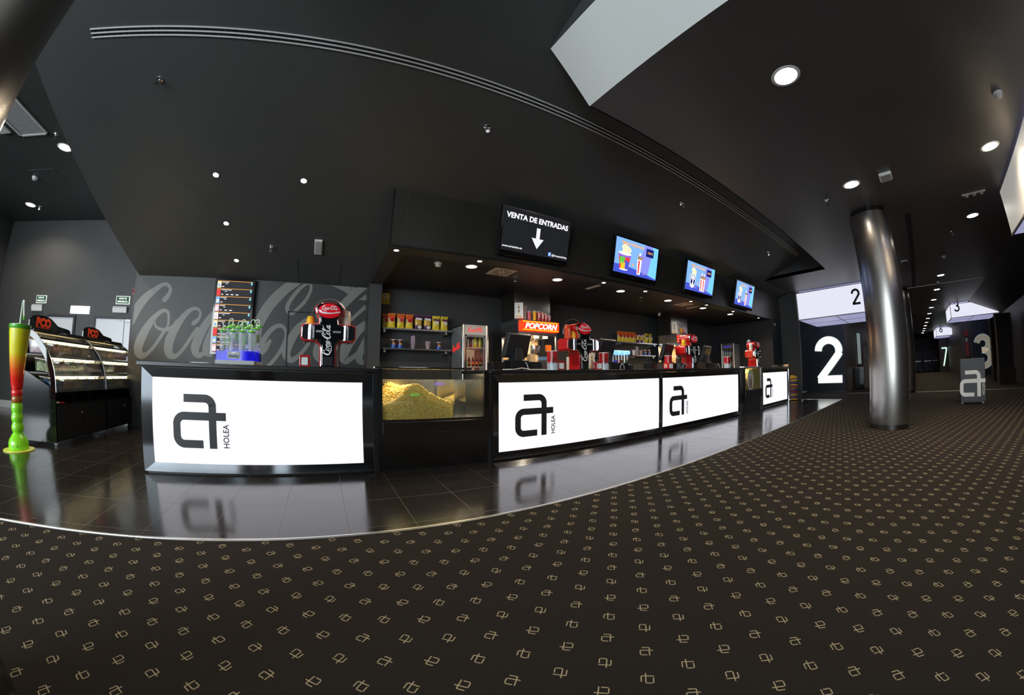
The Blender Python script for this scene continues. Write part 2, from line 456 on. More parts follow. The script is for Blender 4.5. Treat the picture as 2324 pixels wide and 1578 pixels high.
# higher ceiling over the left aisle
m = MB(); m.box(-8.9, -3.88, -6, 8.3, 4.34, 4.44); struct('ceiling_aisle', m, 'ceil_paint')
m = MB(); m.box(-3.90, -3.86, -6, 7.1, 4.34, 7.2)
m.hexa([(-3.90, 2.3, zs(2.3)+.02), (-3.86, 2.3, zs(2.3)+.02), (-3.86, 7.1, zs(7.1)+.02), (-3.90, 7.1, zs(7.1)+.02), (-3.90, 2.3, 4.4), (-3.86, 2.3, 4.4), (-3.86, 7.1, 4.4), (-3.90, 7.1, 4.4)])
struct('ceiling_edge', m, 'ceil_paint')
# dark sloping ceiling on the right of the hall
m = MB(); m.hexa([(6, -3.1, HZ), (60, -3.5, HZ), (60, -6.2, 2.7), (6, -5.6, 2.7), (6, -3.1, HZ+.1), (60, -3.5, HZ+.1), (60, -6.2, 2.8), (6, -5.6, 2.8)])
struct('ceiling_right', m, 'dark_paint')

# walls
m = MB(); m.box(-3.9, .74, 7.0, 7.2, 0, 2.82); wb = struct('wall_back', m, 'mural_paint')
MURAL = [[(-3.96,1.91,0.21),(-3.81,2.18,0.19),(-3.66,2.37,0.16),(-3.5,2.5,0.12),(-3.36,2.6,0.08),(-3.25,2.62,0.07),(-3.17,2.55,0.07),(-3.17,2.46,0.08),(-3.22,2.38,0.1),(-3.26,2.33,0.1)],[(-3.13,1.88,0.05),(-3.13,1.99,0.05),(-3.16,2.1,0.06),(-3.25,2.13,0.07),(-3.37,2.06,0.09),(-3.51,1.9,0.14),(-3.64,1.69,0.18),(-3.72,1.5,0.19),(-3.73,1.37,0.18),(-3.65,1.29,0.14),(-3.53,1.33,0.08),(-3.39,1.47,0.07),(-3.27,1.64,0.07),(-3.19,1.76,0.06),(-3.14,1.83,0.06)],[(-3.42,1.91,0.04),(-3.37,1.82,0.05),(-3.25,1.78,0.06),(-3.14,1.78,0.06),(-3.02,1.85,0.07),(-2.95,1.94,0.07),(-2.87,2.0,0.06)],[(-2.61,1.92,0.09),(-2.54,1.97,0.08),(-2.5,2.03,0.06),(-2.49,2.11,0.05),(-2.53,2.17,0.05),(-2.61,2.19,0.06),(-2.72,2.14,0.09),(-2.85,2.0,0.12),(-2.98,1.8,0.16),(-3.07,1.6,0.19),(-3.09,1.43,0.18),(-3.04,1.32,0.14),(-2.93,1.31,0.09),(-2.82,1.4,0.07),(-2.7,1.56,0.07),(-2.59,1.73,0.07),(-2.52,1.83,0.06)],[(-2.16,2.16,0.09),(-2.27,2.04,0.14),(-2.41,1.81,0.17),(-2.52,1.56,0.19),(-2.54,1.42,0.16),(-2.47,1.34,0.11),(-2.37,1.38,0.08),(-2.28,1.49,0.07),(-2.17,1.65,0.08)],[(-2.12,2.05,0.15),(-2.24,1.72,0.16),(-2.32,1.5,0.15),(-2.29,1.38,0.12),(-2.18,1.39,0.1),(-2.06,1.51,0.07)],[(-0.6,2.84,0.14),(-0.69,2.77,0.17),(-0.86,2.64,0.19),(-1.02,2.47,0.21),(-1.16,2.29,0.21),(-1.27,2.09,0.21),(-1.36,1.89,0.21),(-1.41,1.68,0.21),(-1.39,1.5,0.19),(-1.28,1.44,0.15),(-1.17,1.53,0.12),(-1.09,1.65,0.07)],[(-0.4,2.79,0.05),(-0.37,2.68,0.06),(-0.41,2.53,0.06),(-0.5,2.38,0.07),(-0.61,2.26,0.07),(-0.7,2.18,0.07),(-0.77,2.2,0.07),(-0.8,2.3,0.08),(-0.74,2.44,0.08),(-0.63,2.61,0.08),(-0.51,2.73,0.06),(-0.4,2.79,0.05)],[(-1.25,1.59,0.11),(-1.16,1.75,0.1),(-1.05,1.88,0.09),(-0.94,1.94,0.08),(-0.84,1.91,0.07),(-0.79,1.8,0.06),(-0.81,1.64,0.07),(-0.89,1.46,0.07),(-1.0,1.3,0.07),(-1.12,1.18,0.06)],[(-0.41,2.05,0.12),(-0.56,1.91,0.15),(-0.68,1.71,0.17),(-0.76,1.52,0.18),(-0.76,1.39,0.15),(-0.66,1.31,0.1),(-0.5,1.43,0.08),(-0.35,1.63,0.07),(-0.27,1.82,0.07),(-0.27,1.98,0.07),(-0.38,2.05,0.08)],[(-0.02,2.78,0.02),(0.13,2.76,0.07),(0.29,2.73,0.13),(0.4,2.68,0.15),(0.47,2.71,0.12),(0.52,2.74,0.02)],[(0.72,2.82,0.12),(0.6,2.73,0.14),(0.45,2.59,0.16),(0.29,2.41,0.16),(0.15,2.2,0.17),(-0.01,1.93,0.18),(-0.13,1.65,0.18),(-0.18,1.44,0.17),(-0.09,1.33,0.11),(0.06,1.43,0.09),(0.23,1.65,0.08)],[(0.58,2.52,0.01),(0.67,2.55,0.07),(0.72,2.57,0.12)],[(0.73,2.4,0.07),(0.59,2.26,0.07),(0.45,2.12,0.07)],[(0.76,2.07,0.12),(0.58,1.9,0.18),(0.41,1.66,0.21),(0.32,1.44,0.19),(0.37,1.33,0.14),(0.5,1.39,0.09),(0.65,1.53,0.09),(0.77,1.67,0.1)],[(0.77,1.77,0.12),(0.66,1.53,0.13),(0.63,1.37,0.14),(0.69,1.31,0.11),(0.78,1.33,0.08)]]
m = MB()
for n, st in enumerate(MURAL):
    m.ribbon([(x, z, w) for x, z, w in st], FRONT(7.0), .002+.0006*n, -.01, sub=5)
bm = m.bm     # trim the painted script to the wall
for co, no in (((-3.895, 0, 0), (-1, 0, 0)), ((.735, 0, 0), (1, 0, 0)), ((0, 0, 2.765), (0, 0, 1))):
    bmesh.ops.bisect_plane(bm, geom=bm.verts[:]+bm.edges[:]+bm.faces[:], plane_co=co, plane_no=no, clear_outer=True)
m.done('painted_script', 'mural_grey', wb, recalc=False)
m = MB(); m.box(-.78, -.755, 6.985, 7.0, 0, 2.22); m.box(.225, .25, 6.985, 7.0, 0, 2.22); m.box(-.78, .25, 6.985, 7.0, 2.20, 2.225)
d3 = struct('door_3', m, 'black')
m = MB(); m.box(-3.95, -3.9, 7.0, 8.2, 0, 2.9); struct('wall_return', m, 'wall_paint')
m = MB(); m.box(.98, 12.8, 7.0, 7.15, 0, 2.82); struct('wall_kiosk', m, 'wall_paint')
m = MB(); m.box(.735, .975, 6.6, 7.15, 0, 2.78); struct('wall_pier', m, 'wall_paint')
m = MB(); m.box(12.78, 13.8, 4.5, 7.15, 0, 2.78); struct('wall_jamb', m, 'dark_paint')
m = MB(); m.box(.735, 13.8, 4.8, 7.1, 2.80, 2.88); struct('ceiling_kiosk', m, 'dark_paint')
m = MB(); m.box(.735, 13.8, 4.51, 4.8, 2.765, 2.9); m.box(.735, .975, 4.8, 6.6, 2.765, 2.9); struct('ceiling_beam', m, 'wall_paint')
m = MB()
m.box(.735, 13.8, 4.49, 4.51, 2.78, zs(4.5)+.02)
m.hexa([(.72, 4.49, 2.78), (.735, 4.49, 2.78), (.735, 7.02, 2.78), (.72, 7.02, 2.78), (.72, 4.49, zs(4.49)), (.735, 4.49, zs(4.49)), (.735, 7.02, zs(7.02)+.01), (.72, 7.02, zs(7.02)+.01)])
m.box(.715, .735, 6.6, 7.0, 0, 2.78)
struct('wall_fascia', m, 'cladding')
m = MB(); m.box(.728, 13.8, 4.485, 4.49, 2.765, 2.79); m.box(.715, .735, 4.485, 4.50, 2.78, zs(4.5)); struct('trim_5', m, 'black')
m = MB(); m.box(13.8, 13.95, 3.81, 7.15, 0, 3.8); struct('wall_end', m, 'wall_paint')
m = MB(); m.box(13.79, 13.96, 3.795, 3.81, 0, .12); struct('baseboard_end', m, 'chrome')
m = MB(); m.box(13.95, 17.0, 4.68, 4.8, 0, HZ); struct('wall_recess', m, 'navy_paint')
m = MB(); m.box(17.0, 17.15, 2.72, 4.8, 0, HZ); struct('wall_screen_two', m, 'navy_paint')
m = MB(); m.box(16.985, 17.0, 2.72, 4.68, .0, .10); struct('baseboard_screen_two', m, 'chrome')
m = MB(); m.box(17.15, 60, 2.72, 2.85, 0, HZ); struct('wall_hall_left', m, 'brown_wall')
m = MB(); m.hexa([(3, -4.2, 0), (60, -6.2, 0), (60, -6.3, 0), (3, -4.3, 0), (3, -4.2, 3.8), (60, -6.2, 3.8), (60, -6.3, 3.8), (3, -4.3, 3.8)]); struct('wall_right', m, 'brown_wall')
m = MB(); m.hexa([(9, -4.40, 0), (27, -5.03, 0), (27, -5.045, 0), (9, -4.42, 0), (9, -4.40, .07), (27, -5.03, .07), (27, -5.045, .07), (9, -4.42, .07)]); struct('baseboard_right', m, 'brown_wall')
m = MB(); m.box(27.0, 27.15, -5.3, -3.75, 0, HZ); struct('wall_screen_three', m, 'navy_paint')
m = MB(); m.box(26.985, 27, -5.2, -3.78, 0, .10); struct('baseboard_screen_three', m, 'chrome')
m = MB(); m.box(27.15, 44, -3.86, -3.75, 0, HZ); struct('wall_hall_right', m, 'brown_wall')
m = MB(); m.box(44, 44.15, -5.6, -3.75, 0, HZ); struct('wall_screen_six', m, 'navy_paint')
m = MB(); m.box(54, 54.2, -7, 3, 0, HZ); struct('wall_far', m, 'navy_paint')
m = MB(); m.box(-8.9, -8.75, 3.0, 8.2, 0, 4.4); struct('wall_left', m, 'wall_paint')
m = MB(); m.box(-8.9, -3.9, 8.2, 8.35, 0, 4.4); struct('wall_aisle', m, 'wall_paint')
m = MB(); m.box(-8.75, -7.75, 8.185, 8.2, 0, .16); struct('baseboard_aisle', m, 'grey_plastic')

# doors in the aisle wall
def door(name, x0, x1, z1, y=8.2):
    m = MB(); m.box(x0-.06, x0, y-.03, y, 0, z1+.06); m.box(x1, x1+.06, y-.03, y, 0, z1+.06); m.box(x0, x1, y-.03, y, z1, z1+.06)
    d = struct(name, m, 'dark_paint')
    m = MB(); m.box(x0, x1, y-.015, y-.004, 0, z1); m.done('door_leaf', 'door_white', d)
    return d
mat('door_white', (.62, .63, .68), .3)
mat('door_grey', (.085, .085, .09), .4)
door('door_1', -6.95, -6.2, 2.08)
d = door('door_2', -5.55, -4.53, 2.08)
m = MB(); m.box(-4.72, -4.60, 8.14, 8.18, 2.02, 2.08); m.box(-4.95, -4.72, 8.15, 8.17, 2.055, 2.07); m.done('door_closer', 'white_plastic', d)
m = MB(); m.box(-4.78, -4.77, 8.178, 8.184, 0, 2.07); m.done('leaf_gap', 'black', d)
for n, (y0, y1) in enumerate(((-1.23, -.36), (-2.5, -1.47), (-3.4, -2.52))):
    m = MB(); m.box(53.95, 54, y0, y1, 0, 2.3); d = struct('door_%d' % (4+n), m, 'door_grey')
    m = MB(); m.box(53.9, 53.95, y0+.08, y1-.08, 1.08, 1.16); m.done('push_bar', 'alu', d)
    m = MB(); m.box(53.9, 53.95, y0-.05, y0+.2, 0.02, .1); m.done('door_stop', 'white_plastic', d)
# ------------------------------------------------------------------ columns
def column(x, y, z1, label, r=.366):
    t = thing('metal_column', label, 'column', (x, y, 0)); t['kind'] = 'thing'
    m = MB(); m.sm = True; m.lathe([(r, .085), (r, 1.2), (r, 2.4), (r, z1-.09)], n=64); part('shaft', m, 'column_metal', t, smooth=40)
    m = MB(); m.lathe([(r-.012, 0), (r-.012, .085)], n=48); part('base_ring', m, 'steel_dark', t, smooth=40)
    m = MB(); m.lathe([(r-.03, z1-.09), (r-.03, z1)], n=48); part('collar', m, 'black_gloss', t, smooth=40)
    return t
column(7.64, .407, HZ-.002, 'brushed metal column standing on the carpet in front of the number 2')
column(16.66, .235, HZ-.002, 'second metal column, mostly hidden behind the big brushed column')
column(-1.41, .63, zs(.63+.37)-.01, 'dark shiny column cut off by the left edge of the picture')

# ------------------------------------------------------------------ counters
YF = 3.92
def counter(x0, x1, px0, px1, ztop, label, lx, post=None, left_post=None):
    t = thing('counter', label, 'counter', ((x0+x1)/2, YF, 0), group='lit counter units'); cx = (x0+x1)/2
    X0, X1, A, B = x0-cx, x1-cx, px0-cx, px1-cx
    za, zb = .112, .990
    m = MB(); m.box(X0+.01, X1-.01, .05, .72, .0, ztop); part('body', m, 'black', t)
    m = MB()
    O = [(X0, .02), (X1, .02), (X1, ztop), (X0, ztop)]; I = [(A, za), (B, za), (B, zb), (A, zb)]
    for k in range(4):
        a, b = O[k], O[(k+1) % 4]; c, d = I[(k+1) % 4], I[k]
        m.hexa([(a[0], 0, a[1]), (b[0], 0, b[1]), (c[0], .012, c[1]), (d[0], .012, d[1]), (a[0], .05, a[1]), (b[0], .05, b[1]), (c[0], .05, c[1]), (d[0], .05, d[1])])
    part('steel_frame', m, 'steel_mirror', t)
    m = MB(); m.box(X0+.03, X1-.03, .03, .05, 0, .02); part('plinth', m, 'black', t)
    m = MB(); m.box(A, B, .016, .04, za, zb); part('light_panel', m, 'panel_glow', t)
    fn = lambda u, v, d: (u, .016-d, v)
    fnl = lambda u, v, d: (lx-cx+u, .016-d, .5535+v)
    m = MB(); emblem(m, fnl, .556, .004, 0, .148); part('emblem', m, 'black_logo', t)
    text('lettering', 'HOLEA', 'black_logo', t, .088, (lx-cx+.322, .009, .405), width=.245, bold=.0012, rot=(PI/2, -PI/2, 0))
    for q in ([post] if post else [])+([left_post] if left_post else []):
        m = MB(); m.box(q[0]-cx, q[1]-cx, -.012, .6, 0, q[2]); part('end_post', m, q[3], t)
    return t
counter(-2.037, .505, -1.912, .392, 1.09, 'white lit counter below the tower with the stack of yellow cups', -1.372, post=(.505, .56, 1.10, 'black'))
counter(1.955, 5.27, 2.042, 5.217, 1.09, 'long white lit counter between the popcorn window and the black joint', 2.578, left_post=(1.917, 1.953, 1.10, 'black'))
counter(5.272, 8.60, 5.325, 8.511, 1.09, 'white lit counter right of the black joint, below the cash screens', 5.84, post=(8.60, 8.86, 1.10, 'black_gloss'))
counter(10.15, 12.60, 10.20, 12.47, 1.09, 'short white lit counter at the far end beside the yellow cushions', 10.70, left_post=(10.11, 10.148, 1.10, 'black'), post=(12.60, 12.74, 1.22, 'chrome'))
def worktop(x0, x1, label):
    m = MB(); m.box(x0, x1, YF-.04, 4.85, 1.101, 1.147)
    o = m.done('worktop', 'black', None, bevel=.006); tag(o, label, 'worktop', 'black worktops')
worktop(-2.09, .56, 'black worktop carrying the showtime glasses and the first drinks tower')
worktop(1.915, 8.87, 'long black worktop carrying the tills, red cups and drinks towers')
worktop(10.11, 12.6, 'short black worktop at the far end next to the steel post')

# ------------------------------------------------------------------ popcorn windows
def popcorn_case(x0, x1, gx0, gx1, label, zg=.58):
    t = thing('popcorn_case', label, 'display case', (x0, YF, 0), group='popcorn display cases')
    W = x1-x0; a, b = gx0-x0, gx1-x0
    m = MB(); m.box(0, W, .03, .06, 0, .40); part('base_panel', m, 'steel_dark', t)
    m = MB(); m.box(0, a, .0, .05, .40, 1.14); m.box(b, W, .0, .05, .40, 1.14); m.box(a, b, .0, .05, .40, zg); m.box(0, W, -.004, 0, .385, .40); part('steel_frame', m, 'steel_dark', t)
    m = MB(); m.box(.05, W-.12, -.006, 0, .43, .555); part('drawer_front', m, 'steel_dark', t, bevel=.004)
    m = MB(); m.box(a, b, .012, .020, zg, 1.14); part('front_glass', m, 'glass_case', t)
    m = MB(); m.box(0, W, .05, .80, .50, .56); m.box(0, .03, .05, .8, .56, 1.1); m.box(W-.03, W, .05, .8, .56, 1.1); m.box(0, W, .78, .8, .40, 1.02); part('inner_tray', m, 'steel', t)
    m = MB(); m.box(-.05, W*.82, -.02, .10, 1.142, 1.17); part('top_rail', m, 'chrome', t, bevel=.008)
    return t
pc = popcorn_case(.562, 1.915, .613, 1.838, 'steel popcorn case with a tall heap behind glass between the first two counters')
m = MB(); m.box(.905, .913, .05, .72, .56, 1.04); m.box(1.05, 1.056, .05, .6, .56, 1.0); part('glass_divider', m, 'glass', pc)
text('lettering', '#MIEDO', 'purple_ink' if 'purple_ink' in M else 'scr_purple', pc, .045, (.715, .008, .965), width=.12)
text('lettering', '#ASCO', 'scr_green', pc, .045, (.425, .008, .845), width=.105)
pc2 = popcorn_case(8.87, 10.11, 8.93, 10.05, 'popcorn case filled to the top, with an oval sticker on its glass')
def popcorn_heap(name, x0, x1, y0, y1, z0, hfun, n, label, mats, seed):
    rnd = random.Random(seed); m = MB()
    N = 26; g = []
    for i in range(N+1):
        row = []
        for j in range(9):
            x = x0+(x1-x0)*i/N; y = y0+(y1-y0)*j/8; row.append(m.v((x, y, z0+max(.01, hfun((x-x0)/(x1-x0), (y-y0)/(y1-y0))-.015))))
        g.append(row)
    for i in range(N):
        for j in range(8): m.f([g[i][j], g[i+1][j], g[i+1][j+1], g[i][j+1]])
    front = [m.v((x0+(x1-x0)*i/N, y0, z0)) for i in range(N+1)]
    for i in range(N): m.f([front[i], front[i+1], g[i+1][0], g[i][0]])
    for k in range(n):
        u = rnd.random()
        if rnd.random() < .62: w = 0.0; z = rnd.random()*hfun(u, 0)
        else: w = rnd.random()**1.4; z = hfun(u, w)
        x = x0+.01+(x1-x0-.02)*u; y = y0+.008+(y1-y0-.02)*w
        m.mi = rnd.choice((0, 0, 0, 1, 1, 2)); r = rnd.uniform(.008, .015)
        g2 = bmesh.ops.create_icosphere(m.bm, subdivisions=1, radius=r)
        for v in g2['verts']:
            q = 1+rnd.uniform(-.35, .35)
            v.co = Vector((x+v.co.x*q, y+v.co.y*q, z0+z+v.co.z*q))
            for f in v.link_faces: f.material_index = m.mi; f.smooth = True
    o = m.done(name, mats, None, recalc=False)
    tag(o, label, 'popcorn', kind='stuff')
def hA(u, w):
    base = .17+.02*math.sin(9*u)
    return base+.20*math.exp(-((u-.43)/.2)**2)*(1-.3*w)+.10*math.exp(-((u-.62)/.25)**2)+.1*math.exp(-((u-.18)/.16)**2)*w*2
popcorn_heap('popcorn', .62, 1.455, 3.965, 4.6, .56, hA, 2600, 'golden heap of popcorn behind the glass of the wide case', ['popcorn_mat', 'popcorn_pale', 'gold'], 3)
popcorn_heap('popcorn', 8.94, 10.04, 3.965, 4.6, .56, lambda u, w: .30+.26*min(1, max(0, (u-.12)*2.2)), 900, 'pale popcorn filling the far case behind the oval sticker', ['popcorn_pale', 'popcorn_pale', 'popcorn_mat'], 5)
# oval sticker on the second window
m = MB(); m.prism(ell(.42, .83, .21, .27), lambda u, v, d: (u, .010-d, v), 0, .002); st = part('oval_sticker', m, 'cream', pc2)
text('lettering', 'tod2', 'leaf_green', st, .14, (.42, .007, .99), width=.22)
m = MB()
for bx in (.36, .47):
    m.prism([(bx-.03, .62), (bx+.03, .62), (bx+.03, .82), (bx+.012, .88), (bx+.012, .93), (bx-.012, .93), (bx-.012, .88), (bx-.03, .82)], lambda u, v, d: (u, .008-d, v), 0, .002)
part('bottle_print', m, 'brown_cola', st)

for cx, w in ((1.24, 1.1), (9.49, 1.0)):  # warm fill lights added inside the cases to brighten the popcorn
    L = bpy.data.lights.new('case_fill', 'AREA'); L.shape = 'RECTANGLE'; L.size = w; L.size_y = .4; L.energy = 9; L.color = (1, .80, .48)
    lo = bpy.data.objects.new('case_fill_light', L); COL.objects.link(lo); lo.location = (cx, 4.30, 1.10)
# ------------------------------------------------------------------ drinks tower
def tower(x, y, z, rz, label):
    t = thing('drinks_tower', label, 'drinks dispenser', (x, y, z), rz, 'red drinks towers')
    def outline(g=0.0):
        s = .315-g; n = .094-g; nk = .115-g; hd = .171-g
        o = [(-n, 0.0), (n, 0.0), (n, .22)]
        o += [(n+.05-.05*math.cos(R(a)), .22+.05*math.sin(R(a))) for a in (30, 60)]
        o += [(n+.05, .285+g*.6)]
        zl, zh = .285+g, .482-g
        o += [(s-.03, zl), (s, zl+.03), (s, zh-.03), (s-.03, zh)]
        o += [(nk+.03, zh), (nk+.008, zh+.012), (nk, .53), (nk+.015, .56), (hd-.012, .60), (hd, .65)]
        for a in range(15, 91, 15): o.append((hd*math.cos(R(a)), .65+(.078-g)*math.sin(R(a))))
        L = [(-u, v) for u, v in reversed(o[2:])]
        return o+[p for p in L if p[0] < -1e-6][0:]
    o = outline()
    m = MB(); m.prism(o, lambda u, v, d: (u, d, v), .03, .28); part('red_body', m, 'red', t, bevel=.014, seg=3, smooth=45)
    m = MB(); m.prism(outline(.014), lambda u, v, d: (u, d, v), .0, .05); part('chrome_trim', m, 'chrome', t, bevel=.006)
    ob = [(-.062, .02), (.062, .02), (.066, .24), (.10, .31), (.165, .31), (.165, .455), (.10, .455), (.088, .50), (.095, .55), (.135, .60), (.143, .66), (.11, .70), (0, .715), (-.11, .70), (-.143, .66), (-.135, .60), (-.095, .55), (-.088, .50), (-.10, .455), (-.165, .455), (-.165, .31), (-.10, .31), (-.066, .24)]
    m = MB(); m.prism(ob, lambda u, v, d: (u, d, v), -.012, .02); part('black_face', m, 'black_gloss', t, bevel=.005)
    for sx in (-1, 1):
        m = MB(); m.sm = True; m.lathe([(.032, .30), (.034, .38), (.032, .466)], sx*.196, .012, 20); part('chrome_cylinder', m, 'chrome', t, smooth=40)
        m = MB(); m.box(sx*.095-.045, sx*.095+.045, -.02, -.012, .38, .402); part('flavour_plate', m, 'alu', t)
    m = MB(); m.sm = True
    rings = []
    for k in range(7):
        a = k/6*PI/2; rr = math.cos(a); dz = .030*math.sin(a)
        rings.append([m.v((.13*rr*math.cos(2*PI*i/32), -.012-dz, .622+.083*rr*math.sin(2*PI*i/32))) for i in range(32)] if k < 6 else [m.v((0, -.042, .622))])
    for k in range(5):
        for i in range(32): m.f([rings[k][i], rings[k][(i+1) % 32], rings[k+1][(i+1) % 32], rings[k+1][i]])
    for i in range(32): m.f([rings[5][i], rings[5][(i+1) % 32], rings[6][0]])
    bd = part('badge', m, 'red_badge', t)
    def dome(u, v, d):
        q = max(0, 1-(u/.13)**2-((v-.622)/.083)**2); return (u, -.0135-.030*math.sqrt(q)-d, v)
    m = MB(); script(m, lambda u, v, d: dome(u-.088, v+.634, d), .176, .002, .0, 4); part('script_mark', m, 'white', bd, recalc=False)
    m = MB(); m.ribbon([(-.124, .625, .006), (-.09, .602, .018), (-.03, .592, .016), (.04, .595, .010), (.09, .606, .012), (.124, .61, .004)], dome, .002, 0); part('white_wave', m, 'white', bd, recalc=False)
    m = MB(); script(m, lambda u, v, d: (.018-v, -.013-d, .13+u), .34, .002, 0, 5); part('script_mark', m, 'white', t, recalc=False)
    m = MB(); m.box(-.055, .055, -.02, -.012, .02, .115); part('lower_plate', m, 'black', t)
    m = MB()
    for bx in (-.27, -.20, .14, .21, .27): m.cyl((bx, .10, .285), (bx, .10, .262), .008, 8)
    part('tap_nozzles', m, 'black', t)
    m = MB()
    m.lathe([(.21, -.002), (.21, .002)], 0, 0, 40, fn=lambda a, b, c: (a, .26+c, .60+b))
    part('clear_dome', m, 'glass', t)
    m = MB(); m.tube([(.21*math.cos(R(a)), .26, .60+.21*math.sin(R(a))) for a in range(-10, 191, 10)], .003, 6); part('dome_rim', m, 'alu', t)
    m = MB(); m.box(-.10, .20, .0, .30, -.001, .012); part('drip_tray', m, 'black', t)
    m = MB(); m.cyl((.125, .2, 0), (.125, .2, .285), .006, 8); part('drain_pipe', m, 'alu', t)
    return t
mat('red_badge', (.62, .010, .022), .12, emit=(.6, .005, .015), es=.22, coat=.5)
ZT = 1.147
tower(.012, 4.08, ZT, 0, 'red and chrome drinks tower on the first counter, facing the hall')
tower(3.60, 4.10, ZT, 0, 'red drinks tower on the long counter with a stack of red cups')
tower(6.72, 4.10, ZT, 0, 'red drinks tower before the second popcorn machine, beside the tills')
tower(10.30, 4.10, ZT, 0, 'small looking red drinks tower behind the far popcorn case')
def cup_stack(x, y, z, n, r, dz, m_, label, h=.085, taper=.8):
    o = MB(); o.sm = True
    prof = []
    for k in range(n):
        b = k*dz; prof += [(r*.97, b), (r, b+dz*.8)]
    prof += [(r*.97, n*dz), (r*taper, n*dz+h*.5), (r*taper*.9, n*dz+h*.5+.003)]
    o.lathe(prof, n=20); q = o.done('cup_stack', m_, None, smooth=40, loc=(x, y, z)); tag(q, label, 'cups', 'upturned cup stacks')
cup_stack(-.205, 4.24, ZT+.483, 6, .046, .008, 'yellow', 'short stack of yellow cups on the left arm of the first tower')
cup_stack(.215, 4.24, ZT+.483, 12, .052, .0105, 'cream', 'tall stack of pale cups on the right arm of the first tower')
cup_stack(3.37, 4.22, ZT+.483, 12, .05, .013, 'red_orange', 'stack of red cups on the second tower')
cup_stack(3.47, 4.20, ZT+.483, 6, .035, .013, 'yellow', 'small stack of yellow cups beside the red cups on the second tower')
cup_stack(6.50, 4.22, ZT+.483, 8, .05, .010, 'yellow', 'stack of yellow cups on the tower by the second popcorn machine')
cup_stack(10.08, 4.22, ZT+.483, 14, .052, .010, 'white', 'stack of white cups on the farthest tower')

# ------------------------------------------------------------------ napkin dispensers
def napkin(x, y, rz, label, side=False):
    t = thing('napkin_dispenser', label, 'napkin dispenser', (x, y, ZT), rz, 'red napkin dispensers')
    m = MB(); m.prism(rrect(-.06, .06, 0, .13, .022), lambda u, v, d: (u, d, v), .004, .17); part('red_case', m, 'red', t, bevel=.006)
    m = MB(); m.prism(rrect(-.044, .044, .015, .112, .012), lambda u, v, d: (u, -d+.004, v), 0, .004); part('face_plate', m, 'chrome', t)
    m = MB(); m.prism(rrect(-.036, .036, .02, .105, .008), lambda u, v, d: (u, -d, v), 0, .004); part('napkins', m, 'white_plastic', t)
    if side:
        m = MB()
        for k in range(4): m.box(-.0625, -.060, .09, .14, .03+.02*k, .042+.02*k)
        m.prism([(.035, .03), (.052, .03), (.052, .085), (.046, .1), (.041, .1), (.035, .085)], lambda u, v, d: (-.060-d, u+.02, v), 0, .002)
        part('side_print', m, 'white', t)
    return t
napkin(-.243, 4.09, 0, 'red napkin dispenser left of the first tower on the short counter')
napkin(3.14, 4.09, R(-14), 'red napkin dispenser beside the tall red cup left of the second tower', True)
napkin(3.90, 4.09, R(-14), 'red napkin dispenser with white print right of the second tower', True)
napkin(5.83, 4.09, R(-14), 'red napkin dispenser near the middle of the long worktop', True)

# ------------------------------------------------------------------ tall promotional cups
def ice_cup():
    m = mat('ice_print', (.5, .02, .02), .3, coat=.3); nt = m.node_tree; b = nt.nodes['Principled BSDF']; X.nt = nt
    tc = nt.nodes.new('ShaderNodeTexCoord'); sp = nt.nodes.new('ShaderNodeSeparateXYZ'); nt.links.new(tc.outputs['Object'], sp.inputs[0])
    n = nt.nodes.new('ShaderNodeTexVoronoi'); n.inputs['Scale'].default_value = 55; nt.links.new(tc.outputs['Object'], n.inputs['Vector'])
    rp = nt.nodes.new('ShaderNodeValToRGB'); rp.color_ramp.elements[0].color = (.10, .16, .26, 1); rp.color_ramp.elements[1].color = (.70, .78, .85, 1); rp.color_ramp.elements[1].position = .6
    nt.links.new(n.outputs['Distance'], rp.inputs[0])
    n2 = nt.nodes.new('ShaderNodeTexNoise'); n2.inputs['Scale'].default_value = 14; nt.links.new(tc.outputs['Object'], n2.inputs['Vector'])
    z = X(sp.outputs[2])+(X(n2.outputs['Fac'])-.5)*.12
    g = X.op('LESS_THAN', z, .115)
    mx = nt.nodes.new('ShaderNodeMix'); mx.data_type = 'RGBA'; mx.inputs[6].default_value = (.50, .012, .018, 1); nt.links.new(rp.outputs[0], mx.inputs[7]); nt.links.new(g.v, mx.inputs[0])
    nt.links.new(mx.outputs[2], b.inputs['Base Color'])
ice_cup()
def tallcup(x, y, label):
    t = thing('tall_cup', label, 'cup', (x, y, ZT), 0, 'tall red cups with an ice print')
    m = MB(); m.sm = True; m.lathe([(.078, .004), (.080, .268)], n=28); part('cup_wall', m, 'ice_print', t, smooth=40)
    m = MB(); m.sm = True; m.lathe([(.079, 0), (.079, .004)], n=28); m.lathe([(.082, .266), (.083, .272), (.079, .274), (.076, .27)], n=28, cap=False); part('rim', m, 'white', t, smooth=40)
    m = MB()
    for a in (-115, -75):
        ca = R(a); f = lambda u, v, d, ca=ca: ((.0795+d)*math.cos(ca+u/.08), (.0795+d)*math.sin(ca+u/.08), v)
        m.prism([(-.014, .10), (.014, .10), (.014, .165), (.006, .195), (.006, .22), (-.006, .22), (-.006, .195), (-.014, .165)], f, 0, .0015)
    part('bottle_print', m, 'brown_cola', t)
tallcup(3.00, 4.12, 'tall red cup with ice print beside the first till')
tallcup(4.02, 4.12, 'tall red cup with ice print behind the napkin dispenser right of the second tower')
tallcup(6.02, 4.30, 'tall red cup with ice print in front of the third till')
tallcup(8.37, 4.15, 'tall red cup with ice print near the small fridge')
